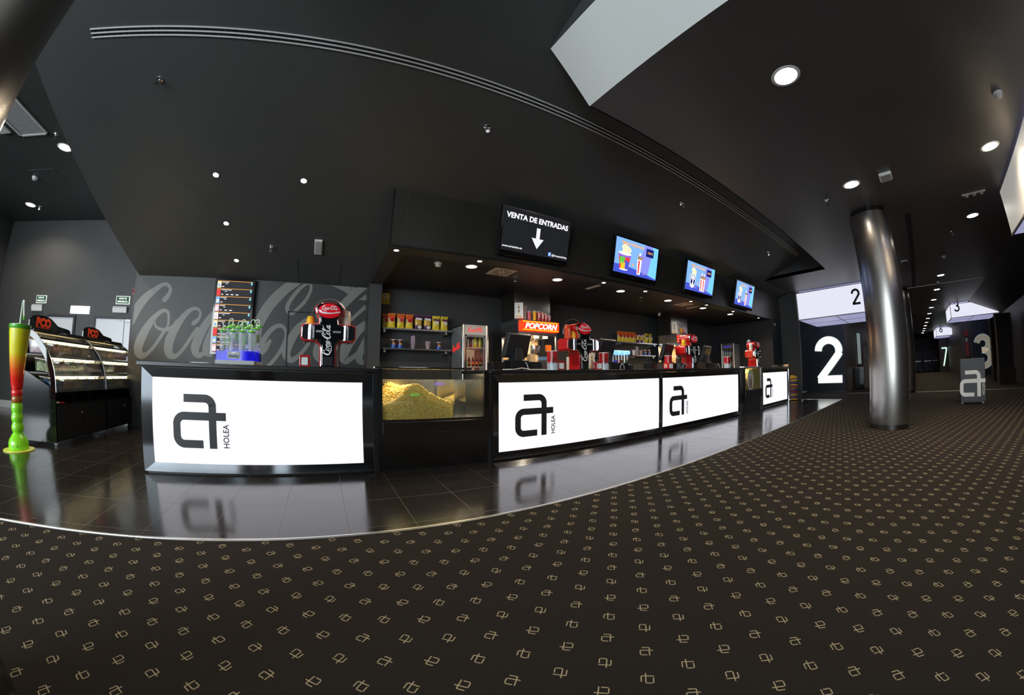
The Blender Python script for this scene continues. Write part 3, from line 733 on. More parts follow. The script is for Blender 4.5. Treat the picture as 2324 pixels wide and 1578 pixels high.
# ------------------------------------------------------------------ fridges
def fridge(loc, rz, label, logo='red', sky=False):
    t = thing('drinks_fridge', label, 'fridge', loc, rz, 'glass door drinks fridges')
    w, d, h = .53, .62, 2.05
    m = MB(); m.box(-w/2, -w/2+.02, .0, d, .05, h); m.box(w/2-.02, w/2, .0, d, .05, h); m.box(-w/2, w/2, d-.02, d, .05, h); m.box(-w/2, w/2, .0, d, h-.02, h); m.box(-w/2, w/2, 0, d, .05, .25); part('cabinet', m, 'fridge_grey', t)
    m = MB()
    for sx in (-1, 1): m.sm = True; m.lathe([(.035, .05), (.035, h-.02), (.028, h+.005), (.012, h+.012)], sx*(w/2-.02), 0, 16)
    part('corner_posts', m, 'alu', t, smooth=40)
    m = MB(); m.box(-w/2+.05, w/2-.05, -.015, .01, h-.02, h+.0); m.box(-w/2+.05, w/2-.05, -.02, .01, h-.19, h-.025); hp = part('header_panel', m, 'fridge_head' if not sky else 'alu', t)
    if logo == 'red':
        m = MB(); script(m, lambda u, v, dd: (u-.155, -.021-dd, h-.125+v), .31, .002, 0, 4); part('script_mark', m, 'red_sign', hp, recalc=False)
    else: text('lettering', 'aquarius', 'blue_glow', hp, .09, (0, -.022, h-.13), width=.30)
    m = MB(); m.box(-w/2+.05, -w/2+.08, -.02, .01, .25, h-.2); m.box(w/2-.08, w/2-.05, -.02, .01, .25, h-.2); m.box(-w/2+.05, w/2-.05, -.02, .01, h-.23, h-.19); m.box(-w/2+.05, w/2-.05, -.02, .01, .25, .3); dr = part('door', m, 'steel', t)
    m = MB(); m.box(-w/2+.08, w/2-.08, -.006, .0, .3, h-.23); part('door_glass', m, 'glass', dr)
    m = MB(); m.cyl((-w/2+.065, -.04, .95), (-w/2+.065, -.04, 1.35), .012, 8); part('door_handle', m, 'black', dr)
    m = MB()
    for z in SHELFZ: m.box(-w/2+.03, w/2-.03, .03, d-.05, z-.015, z)
    part('shelf_rack', m, 'white_plastic', t)
    m = MB(); m.box(-w/2+.03, w/2-.03, d-.05, d-.03, .3, h-.22); part('lit_back', m, 'fridge_back' if not sky else 'fridge_glow', t)
    if logo == 'red':
        m = MB(); script(m, lambda u, v, dd: (-w/2-dd, .53-u, 1.56+v+u*.12), .42, .003, 0, 4); part('side_script_mark', m, 'red_sign', t, recalc=False)
    return t
SHELFZ = (.55, .90, 1.25, 1.62)
mat('fridge_grey', (.20, .21, .22), .4)
mat('fridge_head', (.36, .35, .33), .4, emit=(.5, .48, .44), es=.18)
mat('fridge_back', (.5, .42, .3), .5, emit=(.8, .62, .40), es=.25)
mat('red_sign', (.6, .02, .02), .4, emit=(.9, .02, .01), es=.7)
fridge((2.76, 6.30, 0), 0, 'tall silver drinks fridge with red script between the shelves and the popcorn machine')
fridge((12.30, 6.07, 0), -PI/2, 'silver fridge of pale bottles with a blue header at the far end', 'blue', True)
mat('b_red', (.12, .01, .03), .1, coat=.5); mat('b_yellow', (.75, .70, .05), .15, coat=.5); mat('b_green', (.05, .22, .04), .12, coat=.5); mat('b_dark', (.02, .012, .008), .12, coat=.5); mat('b_water', (.42, .55, .68), .12, coat=.5)
def bottle_proto(name, body, cap, label, r=.033, h=.22):
    t = thing(name, '', 'bottle', (0, 0, 0))
    m = MB(); m.sm = True; m.lathe([(r*.9, 0), (r, .01), (r, h*.6), (r*.8, h*.75), (r*.38, h*.88), (r*.38, h*.93)], n=14); part('bottle_body', m, body, t, smooth=50)
    m = MB(); m.sm = True; m.lathe([(r*.42, h*.93), (r*.42, h)], n=12); part('cap', m, cap, t, smooth=40)
    m = MB(); m.sm = True; m.lathe([(r*1.02, h*.25), (r*1.02, h*.5)], n=14, cap=False); part('paper_label', m, label, t, smooth=50)
    return t
def bottle_row(spec, z, x0, dx, y, base=(2.76, 6.30)):
    for k, (proto, lab) in enumerate(spec):
        p = (base[0]+x0+k*dx, base[1]+y, z)
        if proto['label'] == '': proto.location = p; proto['label'] = lab; proto['group'] = 'bottles in the red script fridge'
        else: dup(proto, p, 0, lab, 'bottles in the red script fridge')
pr = bottle_proto('soda_bottle', 'b_red', 'red', 'purple'); py_ = bottle_proto('soda_bottle', 'b_yellow', 'blue', 'lemon'); pg = bottle_proto('soda_bottle', 'b_green', 'leaf_green', 'lime'); pd = bottle_proto('soda_bottle', 'b_dark', 'b_dark', 'orange', .026, .19); pw = bottle_proto('water_bottle', 'b_water', 'blue', 'white')
bottle_row([(pr, 'dark red soda bottle, first from the left on the upper fridge shelf'), (pr, 'dark red soda bottle, second on the upper fridge shelf'), (py_, 'yellow soda bottle next to the dark red ones on the upper fridge shelf'), (py_, 'yellow soda bottle at the right end of the upper fridge shelf')], 1.62, -.15, .10, .10)
bottle_row([(pg, 'green bottle at the left end of the middle fridge shelf'), (pd, 'dark bottle with orange label beside the green one on the middle fridge shelf'), (pd, 'second dark orange labelled bottle on the middle fridge shelf'), (pd, 'third dark orange labelled bottle on the middle fridge shelf'), (pd, 'dark orange labelled bottle at the right end of the middle fridge shelf')], 1.25, -.16, .08, .10)
bottle_row([(pw, 'clear water bottle, %s on the lower visible fridge shelf' % s) for s in ('first', 'second', 'third', 'fourth', 'fifth')], .90, -.16, .08, .10)
def far_bottles():
    for z, nm in ((1.62, 'upper'), (1.25, 'middle')):
        for k, s in enumerate(('first', 'second', 'third', 'fourth')):
            dup(pw, (12.30+.10, 6.07+.15-.1*k, z), 0, 'pale bottle, %s on the %s shelf of the blue headed fridge' % (s, nm), 'bottles in the blue headed fridge')
far_bottles()

# ------------------------------------------------------------------ wall shelves
def shelf(x0, x1, z, label):
    t = thing('wall_shelf', label, 'shelf', ((x0+x1)/2, 6.70, z), group='steel wall shelves'); w = (x1-x0)/2
    m = MB(); m.box(-w, w, 0, .30, -.028, 0); part('board', m, 'steel', t)
    for sx in (-w+.02, w-.12):
        m = MB(); m.hexa([(sx, .02, -.06), (sx+.02, .02, -.06), (sx+.02, .30, -.12), (sx, .30, -.12), (sx, .02, -.028), (sx+.02, .02, -.028), (sx+.02, .30, -.028), (sx, .30, -.028)]); m.box(sx-.01, sx+.03, .0, .02, -.085, -.045); part('bracket', m, 'alu', t)
shelf(1.04, 2.42, 1.965, 'upper steel shelf with crisp bags next to the yellow wall notice')
shelf(1.05, 2.42, 1.585, 'lower steel shelf with straws and tins left of the silver fridge')
shelf(7.16, 8.83, 1.955, 'steel shelf with a full row of crisp bags between the popcorn machines')
shelf(7.70, 8.75, 1.60, 'lower steel shelf behind the slush machine with cups and tins')

# ------------------------------------------------------------------ crisp bags
mat('foil_y', (.85, .60, .04), .25, noise=.25, nscale=22, bump=.5, bscale=18); mat('foil_o', (.75, .16, .02), .25, bump=.5, bscale=18); mat('foil_p', (.09, .02, .07), .22, bump=.5, bscale=18)
mat('peanut', (.62, .42, .16), .4, noise=.6, nscale=55, bump=.4, bscale=60); mat('foil_g', (.80, .42, .05), .25, noise=.5, nscale=16, bump=.5, bscale=20)
def bag(kind):
    t = thing('crisp_bag', '', 'bag', (0, 0, 0))
    w, h = .155, .27
    def pillow(mb, z0, z1, n=8, k=10):
        rows = []
        for j in range(k+1):
            v = z0+(z1-z0)*j/k; q = v/h; th = .045*max(0.02, math.sin(PI*min(1, max(0, .02+q*.98)))**.6); ww = w/2*(1-.07*math.sin(PI*q))
            rows.append([(ww*math.cos(PI*i/n), th*math.sin(PI*i/n), v) for i in range(n+1)])
        for s in (-1, 1):
            vs = [[mb.v((x, -y*s if s > 0 else y, z)) for x, y, z in r] for r in rows]
            for a in range(k):
                for i in range(n): mb.f([vs[a][i], vs[a][i+1], vs[a+1][i+1], vs[a+1][i]])
        return mb
    cfg = {'nut': (('foil_y', 0, .12), ('peanut', .12, .20), ('foil_o', .20, h)), 'pur': (('foil_p', 0, .09), ('foil_g', .09, .21), ('foil_p', .21, h)), 'yel': (('foil_y', 0, .13), ('foil_y', .13, .20), ('foil_y', .20, h))}[kind]
    for (mm, a, b), nm in zip(cfg, ('bag_base', 'bag_window', 'bag_top')):
        m = MB(); m.sm = True; pillow(m, a, b); part(nm, m, mm, t, recalc=True, smooth=60)
    m = MB()
    for i in range(8): m.box(-w/2+w*i/8, -w/2+w*(i+1)/8, -.003-.002*(i % 2), .003, h-.006, h+.018+.006*((i*5) % 3))
    part('crimp', m, {'nut': 'foil_o', 'pur': 'foil_p', 'yel': 'foil_y'}[kind], t)
    m = MB(); fz = {'nut': .165, 'pur': .05, 'yel': .15}[kind]
    m.prism(ell(.012, fz, .042, .034), lambda u, v, d: (u, -.047-d, v), 0, .002); part('print', m, {'nut': 'red', 'pur': 'cream', 'yel': 'cream'}[kind], t)
    m = MB(); m.prism([(-.06, .195), (.06, .185), (.06, .225), (-.06, .235)], lambda u, v, d: (u, -.043-d, v), 0, .002); part('name_band', m, {'nut': 'red_orange', 'pur': 'white', 'yel': 'purple'}[kind], t)
    return t
BG = {k: bag(k) for k in ('nut', 'pur', 'yel')}
def place_bags(spec, z, y, grp):
    for x, k, lab, dy in spec:
        p = (x, y+dy, z); rz = R(random.uniform(-10, 10))
        b = BG[k]
        if b['label'] == '': b.location = p; b.rotation_euler[2] = rz; b['label'] = lab; b['group'] = grp
        else: dup(b, p, rz, lab, grp)
place_bags([(1.13, 'nut', 'orange topped peanut bag at the left end of the upper shelf, half hidden', .12), (1.215, 'nut', 'orange topped peanut bag, second from the wall notice', 0), (1.40, 'nut', 'orange topped peanut bag in the middle of the three front ones', 0), (1.575, 'nut', 'orange topped peanut bag next to the purple bags', .02),
            (1.757, 'pur', 'purple crisp bag beside the orange topped bags', 0), (1.943, 'pur', 'purple crisp bag beside the yellow bags', 0), (2.12, 'yel', 'yellow crisp bag beside the purple one on the upper shelf', 0), (2.295, 'yel', 'yellow crisp bag at the right end of the upper shelf', 0)], 1.965, 6.80, 'crisp bags on the first shelf')
place_bags([(7.26+.155*k, 'nut', 'orange topped crisp bag, %s from the left on the shelf between the popcorn machines' % s, 0) for k, s in enumerate(('first', 'second', 'third', 'fourth', 'fifth'))] +
           [(8.06, 'pur', 'purple crisp bag next to the orange ones by the second popcorn machine', 0), (8.24, 'pur', 'purple crisp bag next to the yellow ones by the second popcorn machine', 0), (8.44, 'yel', 'yellow crisp bag beside the purple ones by the second popcorn machine', 0), (8.64, 'yel', 'yellow crisp bag at the right end beside the second popcorn machine', 0)], 1.955, 6.80, 'crisp bags on the second shelf')

# tins, straw holders on the lower shelves
def tin(x, y, z, label, r=.05, h=.17):
    t = thing('snack_tin', label, 'tin', (x, y, z), group='snack tins')
    m = MB(); m.sm = True; m.lathe([(r, 0), (r, h*.45)], n=18); part('tin_base', m, 'blue', t, smooth=40)
    m = MB(); m.sm = True; m.lathe([(r, h*.45), (r, h*.92)], n=18); part('contents', m, 'brown_cola', t, smooth=40)
    m = MB(); m.sm = True; m.lathe([(r*1.03, h*.92), (r*1.03, h)], n=18); part('lid', m, 'cream', t, smooth=40)
    m = MB(); m.prism(ell(0, h*.5, r*.4, r*.4), lambda u, v, d: (u, -r-.001-d, v), 0, .002); part('round_print', m, 'gold', t)
tin(1.27, 6.80, 1.585, 'blue and brown snack tin at the left end of the lower shelf')
tin(1.40, 6.80, 1.585, 'blue and brown snack tin, second on the lower shelf')
tin(2.19, 6.80, 1.585, 'blue and brown snack tin near the fridge on the lower shelf', .05, .15)
tin(8.36, 6.82, 1.60, 'brown snack tin on the shelf behind the slush machine'); tin(8.56, 6.82, 1.60, 'brown snack tin at the right end behind the slush machine')
mat('straw_mix', (.62, .45, .58), .4, noise=.7, nscale=60); mat('spoon_pink', (.80, .62, .62), .4, noise=.3, nscale=40)
def straw_cup(x, y, z, label, m_, n, h, r=.055, spread=.25):
    t = thing('straw_holder', label, 'straw holder', (x, y, z), group='straw and spoon holders')
    m = MB(); m.sm = True; m.lathe([(r*.7, 0), (r, .14)], n=18, cap=False); m.lathe([(r*.7, 0), (r*.7, .004)], n=18); part('clear_cup', m, 'clear_plastic', t, smooth=40)
    rnd = random.Random(n)
    for k in range(n):
        a = 2*PI*k/n; q = MB(); b = r*.45
        q.cyl((b*math.cos(a), b*math.sin(a), .006), (b*math.cos(a)*(1+spread*3), b*math.sin(a)*(1+spread*2), h*rnd.uniform(.85, 1.05)), .006, 7); part('straw' if h > .2 else 'spoon', q, m_, t)
straw_cup(1.655, 6.80, 1.585, 'clear cup of tall striped straws on the lower shelf', 'straw_mix', 11, .26, spread=.15)
straw_cup(1.96, 6.80, 1.585, 'clear cup of short pink spoons on the lower shelf', 'spoon_pink', 12, .16)
straw_cup(8.02, 6.82, 1.60, 'clear cup of straws on the shelf behind the slush machine', 'straw_mix', 9, .26, spread=.15)
straw_cup(8.19, 6.82, 1.60, 'clear cup of spoons on the shelf behind the slush machine', 'spoon_pink', 9, .16)
m = MB(); m.sm = True; m.lathe([(.04, 0), (.055, .15)], 0, 0, 18); tag(m.done('paper_cup', 'white', None, smooth=40, loc=(7.86, 6.82, 1.60)), 'plain white cup on the shelf behind the slush machine', 'cup')
# yellow camera notice on the wall
t = thing('wall_notice', 'yellow camera surveillance notice beside the pier, above the crisp bags', 'sign', (1.115, 6.995, 2.585))
m = MB(); m.box(-.085, .085, -.004, .0, -.115, .115); part('board', m, 'notice_yellow' if 'notice_yellow' in M else mat('notice_yellow', (.55, .42, .02), .4), t)
m = MB(); m.box(-.055, .055, -.006, -.004, .012, .085); part('white_field', m, 'white', t)
m = MB(); m.hexa([(-.03, -.008, .055), (.01, -.008, .03), (.01, -.006, .03), (-.03, -.006, .055), (-.022, -.008, .075), (.03, -.008, .045), (.03, -.006, .045), (-.022, -.006, .075)]); part('camera_symbol', m, 'black', t)
m = MB()
for k in range(4): m.box(-.06, .06, -.006, -.004, -.02-.022*k, -.014-.022*k)
part('small_print', m, 'carton', t)

# ------------------------------------------------------------------ popcorn machines
def popcorn_machine(x0, x1, y0, y1, zt, hx0, hx1, label, full=True):
    t = thing('popcorn_machine', label, 'popcorn machine', (x0, y0, 0), group='popcorn machines')
    W, D = x1-x0, y1-y0
    m = MB(); m.box(0, W, 0, D, 0, 1.0); part('base_cabinet', m, 'steel_dark', t)
    m = MB()
    for a, b in ((0, .035), (W-.035, W)):
        m.box(a, b, 0, .035, 1.0, 1.88); m.box(a, b, D-.035, D, 1.0, 1.88)
    part('corner_posts', m, 'steel', t)
    m = MB(); m.box(0, W, 0, D, 1.88, zt); tp = part('top_housing', m, 'steel', t)
    m = MB()
    for k in range(4):
        for r in range(6): m.box(-.002, 0, .12+.14*k, .145+.14*k, 1.96+.022*r, 1.972+.022*r)
    part('side_louvre', m, 'black', tp)
    m = MB(); m.box(.01, W-.01, .012, .018, 1.0, 1.88); part('front_glass', m, 'glass', t)
    m = MB(); m.box(.012, .018, .03, D-.03, 1.0, 1.88); part('side_glass', m, 'glass', t)
    m = MB(); m.box(.03, W-.03, D-.03, D-.01, 1.0, 1.88); part('rear_panel', m, 'rear_warm', t)
    m = MB(); m.box(.36, .40, D-.2, D-.1, 1.3, 1.88); m.box(.02, .36, .2, D-.05, 1.3, 1.32); part('inner_frame', m, 'alu', t)
    m = MB(); m.sm = True; m.lathe([(.11, 1.50), (.125, 1.54), (.125, 1.70), (.118, 1.70), (.118, 1.66)], W*.62, .32, 24); kt = part('kettle', m, 'chrome', t, smooth=40)
    m = MB(); m.tube([(W*.62-.1, .32, 1.72), (W*.62-.02, .3, 1.80), (W*.62+.02, .3, 1.86)], .01, 8); part('kettle_arm', m, 'black', kt)
    for lx in (.16, .62, .86):
        m = MB(); m.sm = True; m.lathe([(.06, 1.862), (.045, 1.87), (.0, 1.872)], W*lx, .25, 16, cap=False); part('heat_lamp', m, 'warm_lamp', t)
    m = MB(); m.box(.02, W-.02, -.10, .0, zt-.235, zt-.035); sg = part('sign_box', m, 'sign_red', t)
    m = MB(); m.box(.05, W-.05, -.104, -.10, zt-.062, zt-.048); m.box(.05, W-.05, -.104, -.10, zt-.222, zt-.208); part('tube_lines', m, 'sign_yellow', sg)
    text('lettering', 'POPCORN', 'sign_white', sg, .155, (W/2, -.104, zt-.19), width=W*.82, bold=.004, shear=.3)
    # extractor hood
    h = thing('extractor_hood', 'steel extractor hood above the %s popcorn machine' % ('near' if full else 'far'), 'hood', (hx0, 6.2, zt), group='extractor hoods')
    m = MB(); m.box(0, hx1-hx0, 0, .012, .0, 2.80-zt); m.box(hx1-hx0-.01, hx1-hx0, .012, .55, 0, 2.80-zt); part('front_sheet', m, 'steel', h)
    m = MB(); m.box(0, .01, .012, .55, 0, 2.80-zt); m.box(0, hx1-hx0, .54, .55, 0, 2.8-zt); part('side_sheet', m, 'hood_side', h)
    L = bpy.data.lights.new('heat', 'AREA'); L.shape = 'RECTANGLE'; L.size = W*.8; L.size_y = .4; L.energy = 22; L.color = (1, .66, .34)
    lo = bpy.data.objects.new('heat_light', L); COL.objects.link(lo); lo.location = (x0+W/2, y0+.35, 1.85)
    return t
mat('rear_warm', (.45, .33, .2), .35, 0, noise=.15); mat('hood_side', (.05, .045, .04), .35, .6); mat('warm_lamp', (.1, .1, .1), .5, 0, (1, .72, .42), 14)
popcorn_machine(3.55, 4.50, 6.0, 6.72, 2.19, 3.586, 4.477, 'steel popcorn machine with glowing red sign behind the first till')
popcorn_machine(8.88, 9.83, 6.0, 6.72, 2.19, 8.92, 9.80, 'second popcorn machine with its sign half hidden by a drinks tower', False)
def carton_box(loc, rz, w, h, d, label, big=True):
    t = thing('popcorn_carton', label, 'carton', loc, rz, 'printed popcorn cartons')
    m = MB(); m.box(0, w, 0, d, 0, h); part('card_body', m, 'white_plastic', t)
    m = MB()
    for k in range(5): m.mat(k % 2).box(w*.42, w*.58, -.003, 0, h*(.28+.12*k), h*(.38+.12*k))
    m.mat(0).box(w*.18, w*.82, -.003, 0, h*.06, h*.15); part('front_print', m, ['gold', 'charcoal'], t)
    m = MB(); m.box(w, w+.003, 0, d, 0, h); s = part('side_print', m, 'navy_card', t)
    if big: text('lettering', 'MINIONS', 'yellow', s, .12, (w+.004, d/2-.03, h/2), width=h*.85, rot=(PI/2, PI/2, PI/2))
mat('navy_card', (.015, .03, .09), .4)
carton_box((3.46, 5.98, 2.19), R(-38), .17, .31, .13, 'white and navy carton standing at the left end of the near popcorn machine')
carton_box((8.62, 5.98, 2.19), R(-38), .17, .31, .13, 'white and navy carton on the far popcorn machine')
carton_box((4.49, 5.0, 1.19), R(-20), .12, .30, .08, 'cream printed carton standing behind the second drinks tower', False)
carton_box((4.0, 5.0, 1.15), R(-10), .10, .25, .08, 'cream printed carton low between the first red cup and the second tower', False)
mat('stripe_cup', (.7, .68, .62), .5)
def big_cup(x, y, z, h, r, kind, label, grp='sample cups on the popcorn machine'):
    t = thing('sample_cup', label, 'cup', (x, y, z), group=grp)
    base = {'stripe': 'black', 'red': 'red', 'yellow': 'yellow', 'pink': 'red_pale'}[kind]
    m = MB(); m.sm = True; m.lathe([(r*.72, 0), (r, h)], n=20, cap=False); m.lathe([(r*.72, 0), (r*.72, .003)], n=20); part('cup_wall', m, base, t, smooth=40)
    if kind != 'stripe':
        m = MB(); m.sm = True; m.lathe([(r*1.0, h-.006), (r*1.06, h), (r*1.0, h+.006)], n=20, cap=False); part('rim', m, 'white', t, smooth=40)
    m = MB(); n = 14
    for k in range(n):
        if kind == 'stripe' or (kind == 'red' and k % 7 in (2, 3, 4)):
            a = 2*PI*k/n
            z0, z1 = (.01, h-.005) if kind == 'stripe' else (h*.35, h*.85)
            f = lambda u, v, d: ((r*(.72+.28*v/h)+.0008+d)*math.cos(a+u), (r*(.72+.28*v/h)+.0008+d)*math.sin(a+u), v)
            m.prism([(-.12, z0), (.12, z0), (.12, z1), (-.12, z1)], f, 0, .001)
    if kind in ('stripe', 'red'): part('stripes', m, 'white_plastic', t)
    else: m.bm.free()
mat('red_pale', (.62, .10, .12), .3, coat=.4)
for a in ((3.745, 6.10, .30, .055, 'stripe', 'tallest black and white striped tub beside the carton on the popcorn machine'), (3.875, 6.16, .235, .055, 'stripe', 'lower striped tub behind the pink cup'), (3.835, 6.05, .165, .046, 'pink', 'pink translucent cup in front of the striped tub'), (4.0, 6.10, .20, .045, 'yellow', 'yellow cup between the pink cup and the red cups'), (4.11, 6.10, .195, .045, 'red', 'largest red and white paper cup next to the yellow cup'), (4.205, 6.10, .18, .042, 'red', 'second red and white paper cup from the yellow cup'), (4.29, 6.10, .165, .04, 'red', 'third red and white paper cup from the yellow cup'), (4.375, 6.10, .13, .037, 'red', 'smallest red and white paper cup at the right end of the sign')):
    big_cup(a[0], a[1], 2.19, a[2], a[3], a[4], a[5])
for a in ((9.12, 6.10, .30, .055, 'stripe', 'striped tub beside the carton on the far popcorn machine'), (9.285, 6.10, .20, .045, 'yellow', 'yellow cup on the far popcorn machine'), (9.43, 6.10, .20, .045, 'red', 'red cup on the far popcorn machine')):
    big_cup(a[0], a[1], 2.19, a[2], a[3], a[4], a[5])

# ------------------------------------------------------------------ tills
def till(x, y, z, rz, label):
    t = thing('till_monitor', label, 'till', (x, y, z), rz, 'black tills on the long worktop')
    m = MB(); m.hexa([(-.21, .0, .06), (.21, .0, .06), (.22, .05, .05), (-.22, .05, .05), (-.18, -.115, .36), (.18, -.115, .36), (.215, -.085, .385), (-.215, -.085, .385)]); m.hexa([(-.225, .05, .045), (.225, .05, .045), (.225, .075, .05), (-.225, .075, .05), (-.225, -.085, .385), (.225, -.085, .385), (.225, -.06, .395), (-.225, -.06, .395)])
    part('monitor_back', m, 'charcoal', t, bevel=.012)
    m = MB(); m.box(-.11, .11, -.055, -.03, .14, .26); part('rear_cover', m, 'black', t, bevel=.01)
    m = MB(); m.hexa([(-.085, -.10, .0), (.085, -.10, .0), (.085, .10, .0), (-.085, .10, .0), (-.06, -.07, .19), (.06, -.07, .19), (.06, .02, .19), (-.06, .02, .19)]); part('stand_neck', m, 'charcoal', t, bevel=.01)
    m = MB(); m.sm = True; m.lathe([(.20, -.012), (.21, 0), (.19, .012)], n=28, fn=lambda a, b, c: (a, b*.7, c)); part('stand_foot', m, 'charcoal', t, smooth=40)
    return t
def blackbox(x0, x1, y0, y1, z0, z1, label, nm='cash_drawer'):
    m = MB(); m.box(x0, x1, y0, y1, z0, z1); tag(m.done(nm, 'black', None, bevel=.006), label, 'till box', 'black boxes under the tills')
till(2.58, 4.42, 1.285, R(8), 'black till monitor seen from behind, nearest to the popcorn window')
blackbox(2.42, 2.93, 4.28, 4.7, ZT, 1.272, 'black cash drawer under the nearest till')
blackbox(2.15, 2.33, 4.30, 4.48, ZT, 1.262, 'small black receipt printer at the left end of the long worktop', 'receipt_printer')
till(4.35, 4.42, 1.285, R(8), 'black till monitor half hidden behind the second drinks tower')
blackbox(4.36, 4.80, 4.28, 4.7, ZT, 1.272, 'black cash drawer under the second till')
till(6.12, 4.42, 1.285, R(8), 'black till monitor left of the third drinks tower')
blackbox(6.12, 6.66, 4.28, 4.7, ZT, 1.272, 'black cash drawer under the third till')
blackbox(5.47, 5.66, 4.30, 4.5, ZT, 1.29, 'black receipt printer beside the red napkin dispenser in the middle', 'receipt_printer')
till(7.74, 4.42, 1.285, R(8), 'black till monitor right of the third drinks tower')
blackbox(7.48, 8.10, 4.28, 4.7, ZT, 1.272, 'black cash drawer under the farthest till')
def cable(pts, label, m_='white_plastic'):
    m = MB(); m.sm = True; m.tube(pts, .006, 6); tag(m.done('cable', m_, None), label, 'cable', 'loose till cables')
def arc3(x, y, z, w, h, n=12): return [(x+w*math.cos(PI-PI*k/n), y, z+h*math.sin(PI*k/n)) for k in range(n+1)]
cable([(2.20, 4.12, ZT+.008), (2.35, 4.08, ZT+.012), (2.5, 4.13, ZT+.03), (2.62, 4.1, ZT+.01), (2.8, 4.14, ZT+.012), (2.88, 4.1, ZT+.008)], 'pale cable lying along the worktop by the nearest till')
cable([(2.64, 4.27, 1.262), (2.65, 4.24, 1.23), (2.66, 4.22, 1.16), (2.7, 4.2, ZT+.008)], 'pale cable hanging down in front of the nearest cash drawer')
cable(arc3(6.55, 4.24, ZT+.008, .1, .11), 'white cable loop in front of the third cash drawer')
cable(arc3(8.16, 4.3, ZT+.008, .08, .1), 'white cable loop right of the farthest cash drawer')
cable(arc3(4.56, 4.22, ZT+.008, .05, .1), 'white cable loop in front of the second cash drawer')
# carton and sweets seen through the gap
m = MB(); m.box(3.57, 3.68, 5.6, 5.72, 1.13, 1.475); tag(m.done('carton_box', 'carton', None), 'plain brown carton in front of the popcorn machine', 'box')
m = MB(); m.box(3.4, 4.6, 5.4, 5.95, .0, 1.13); tag(m.done('back_counter', 'charcoal', None), 'low dark counter in front of the near popcorn machine', 'counter')
m = MB(); m.prism(rrect(-.055, .055, 0, .125, .02), lambda u, v, d: (u, d, v), 0, .05); tag(m.done('sweet_bag', ['foil_o'], None, loc=(3.93, 5.5, 1.13+.39)), 'small orange bag hanging before the popcorn machine glass', 'bag')
m = MB(); m.cyl((3.93, 5.53, 1.13), (3.93, 5.53, 1.53), .006, 8); m.box(3.85, 4.01, 5.48, 5.58, 1.13, 1.14); tag(m.done('display_stand', 'alu', None), 'thin stand holding the small orange bag', 'stand')
# slush machine
mat('tank_blue', (.02, .06, .55), .25, emit=(.02, .06, .6), es=.3); mat('tank_red', (.35, .02, .03), .25); mat('tank_green', (.06, .22, .06), .25); mat('lid_blue', (.3, .6, .9), .3, emit=(.25, .60, 1.0), es=.9)
t = thing('slush_machine', 'slush machine with three tanks of blue, red and green', 'slush machine', (5.06, 4.62, ZT))
m = MB(); m.box(-.25, .25, 0, .4, 0, .10); part('machine_base', m, 'charcoal', t, bevel=.01)
for k, (c, nm) in enumerate((('tank_blue', 'blue'), ('tank_red', 'red'), ('tank_green', 'green'))):
    xx = -.16+.16*k
    m = MB(); m.sm = True; m.lathe([(.065, .10), (.07, .19)], xx, .15, 18); tk = part('slush_fill', m, c, t, smooth=40)
    m = MB(); m.sm = True; m.lathe([(.071, .10), (.072, .30)], xx, .15, 18, cap=False); part('tank_wall', m, 'clear_plastic', tk, smooth=40)
    m = MB(); m.box(xx-.075, xx+.075, .05, .25, .30, .375); part('lit_lid', m, 'lid_blue', tk, bevel=.02, seg=3)
    m = MB(); m.cyl((xx, .06, .12), (xx, .02, .10), .012, 8); part('tap', m, 'alu', tk)
mat('knob_white', (.8, .8, .76), .3)
mat('print_red', (.55, .05, .02), .4, emit=(.7, .05, .01), es=.25)
mat('bin_lid', (.62, .58, .48), .3, coat=.3)
mat('glass_frost', (.80, .85, .88), .12, alpha=.32, coat=.5); mat('lime_print', (.30, .62, .22), .3, alpha=.75); mat('lid_green', (.10, .48, .03), .25, coat=.5)
emat('scr_list', (.018, .019, .024), 1.0); emat('scr_pink', (.95, .55, .62), 1.0)
# ------------------------------------------------------------------ sweet stands
def candy_mat(nm, cols):
    m = mat(nm, cols[0], .35, coat=.3); nt = m.node_tree; b = nt.nodes['Principled BSDF']
    tc = nt.nodes.new('ShaderNodeTexCoord'); v = nt.nodes.new('ShaderNodeTexVoronoi'); v.inputs['Scale'].default_value = 42
    nt.links.new(tc.outputs['Object'], v.inputs['Vector'])
    rp = nt.nodes.new('ShaderNodeValToRGB'); rp.color_ramp.interpolation = 'CONSTANT'
    e = rp.color_ramp.elements; e[0].color = (*cols[0], 1); e[1].color = (*cols[1], 1); e[1].position = .4
    for k, c in enumerate(cols[2:]):
        q = e.new(.6+.15*k); q.color = (*c, 1)
    sp = nt.nodes.new('ShaderNodeSeparateColor'); nt.links.new(v.outputs['Color'], sp.inputs[0]); nt.links.new(sp.outputs[0], rp.inputs[0]); nt.links.new(rp.outputs[0], b.inputs['Base Color'])
CANDY = {'red and white': ((.45, .06, .05), (.6, .55, .5), (.25, .03, .04)), 'orange and yellow': ((.65, .30, .04), (.75, .55, .08), (.35, .12, .03)), 'brown': ((.22, .09, .03), (.40, .20, .06), (.12, .05, .02)), 'beige': ((.60, .45, .25), (.45, .30, .14), (.70, .58, .40)), 'pink': ((.60, .25, .28), (.50, .15, .20), (.70, .45, .42)), 'green': ((.30, .38, .12), (.55, .55, .30), (.20, .30, .10)), 'blue and white': ((.03, .13, .30), (.55, .60, .65), (.02, .08, .20)), 'dark red': ((.25, .05, .06), (.40, .12, .10), (.15, .03, .05))}
for k, c in CANDY.items(): candy_mat('candy_'+k.replace(' ', '_'), c)
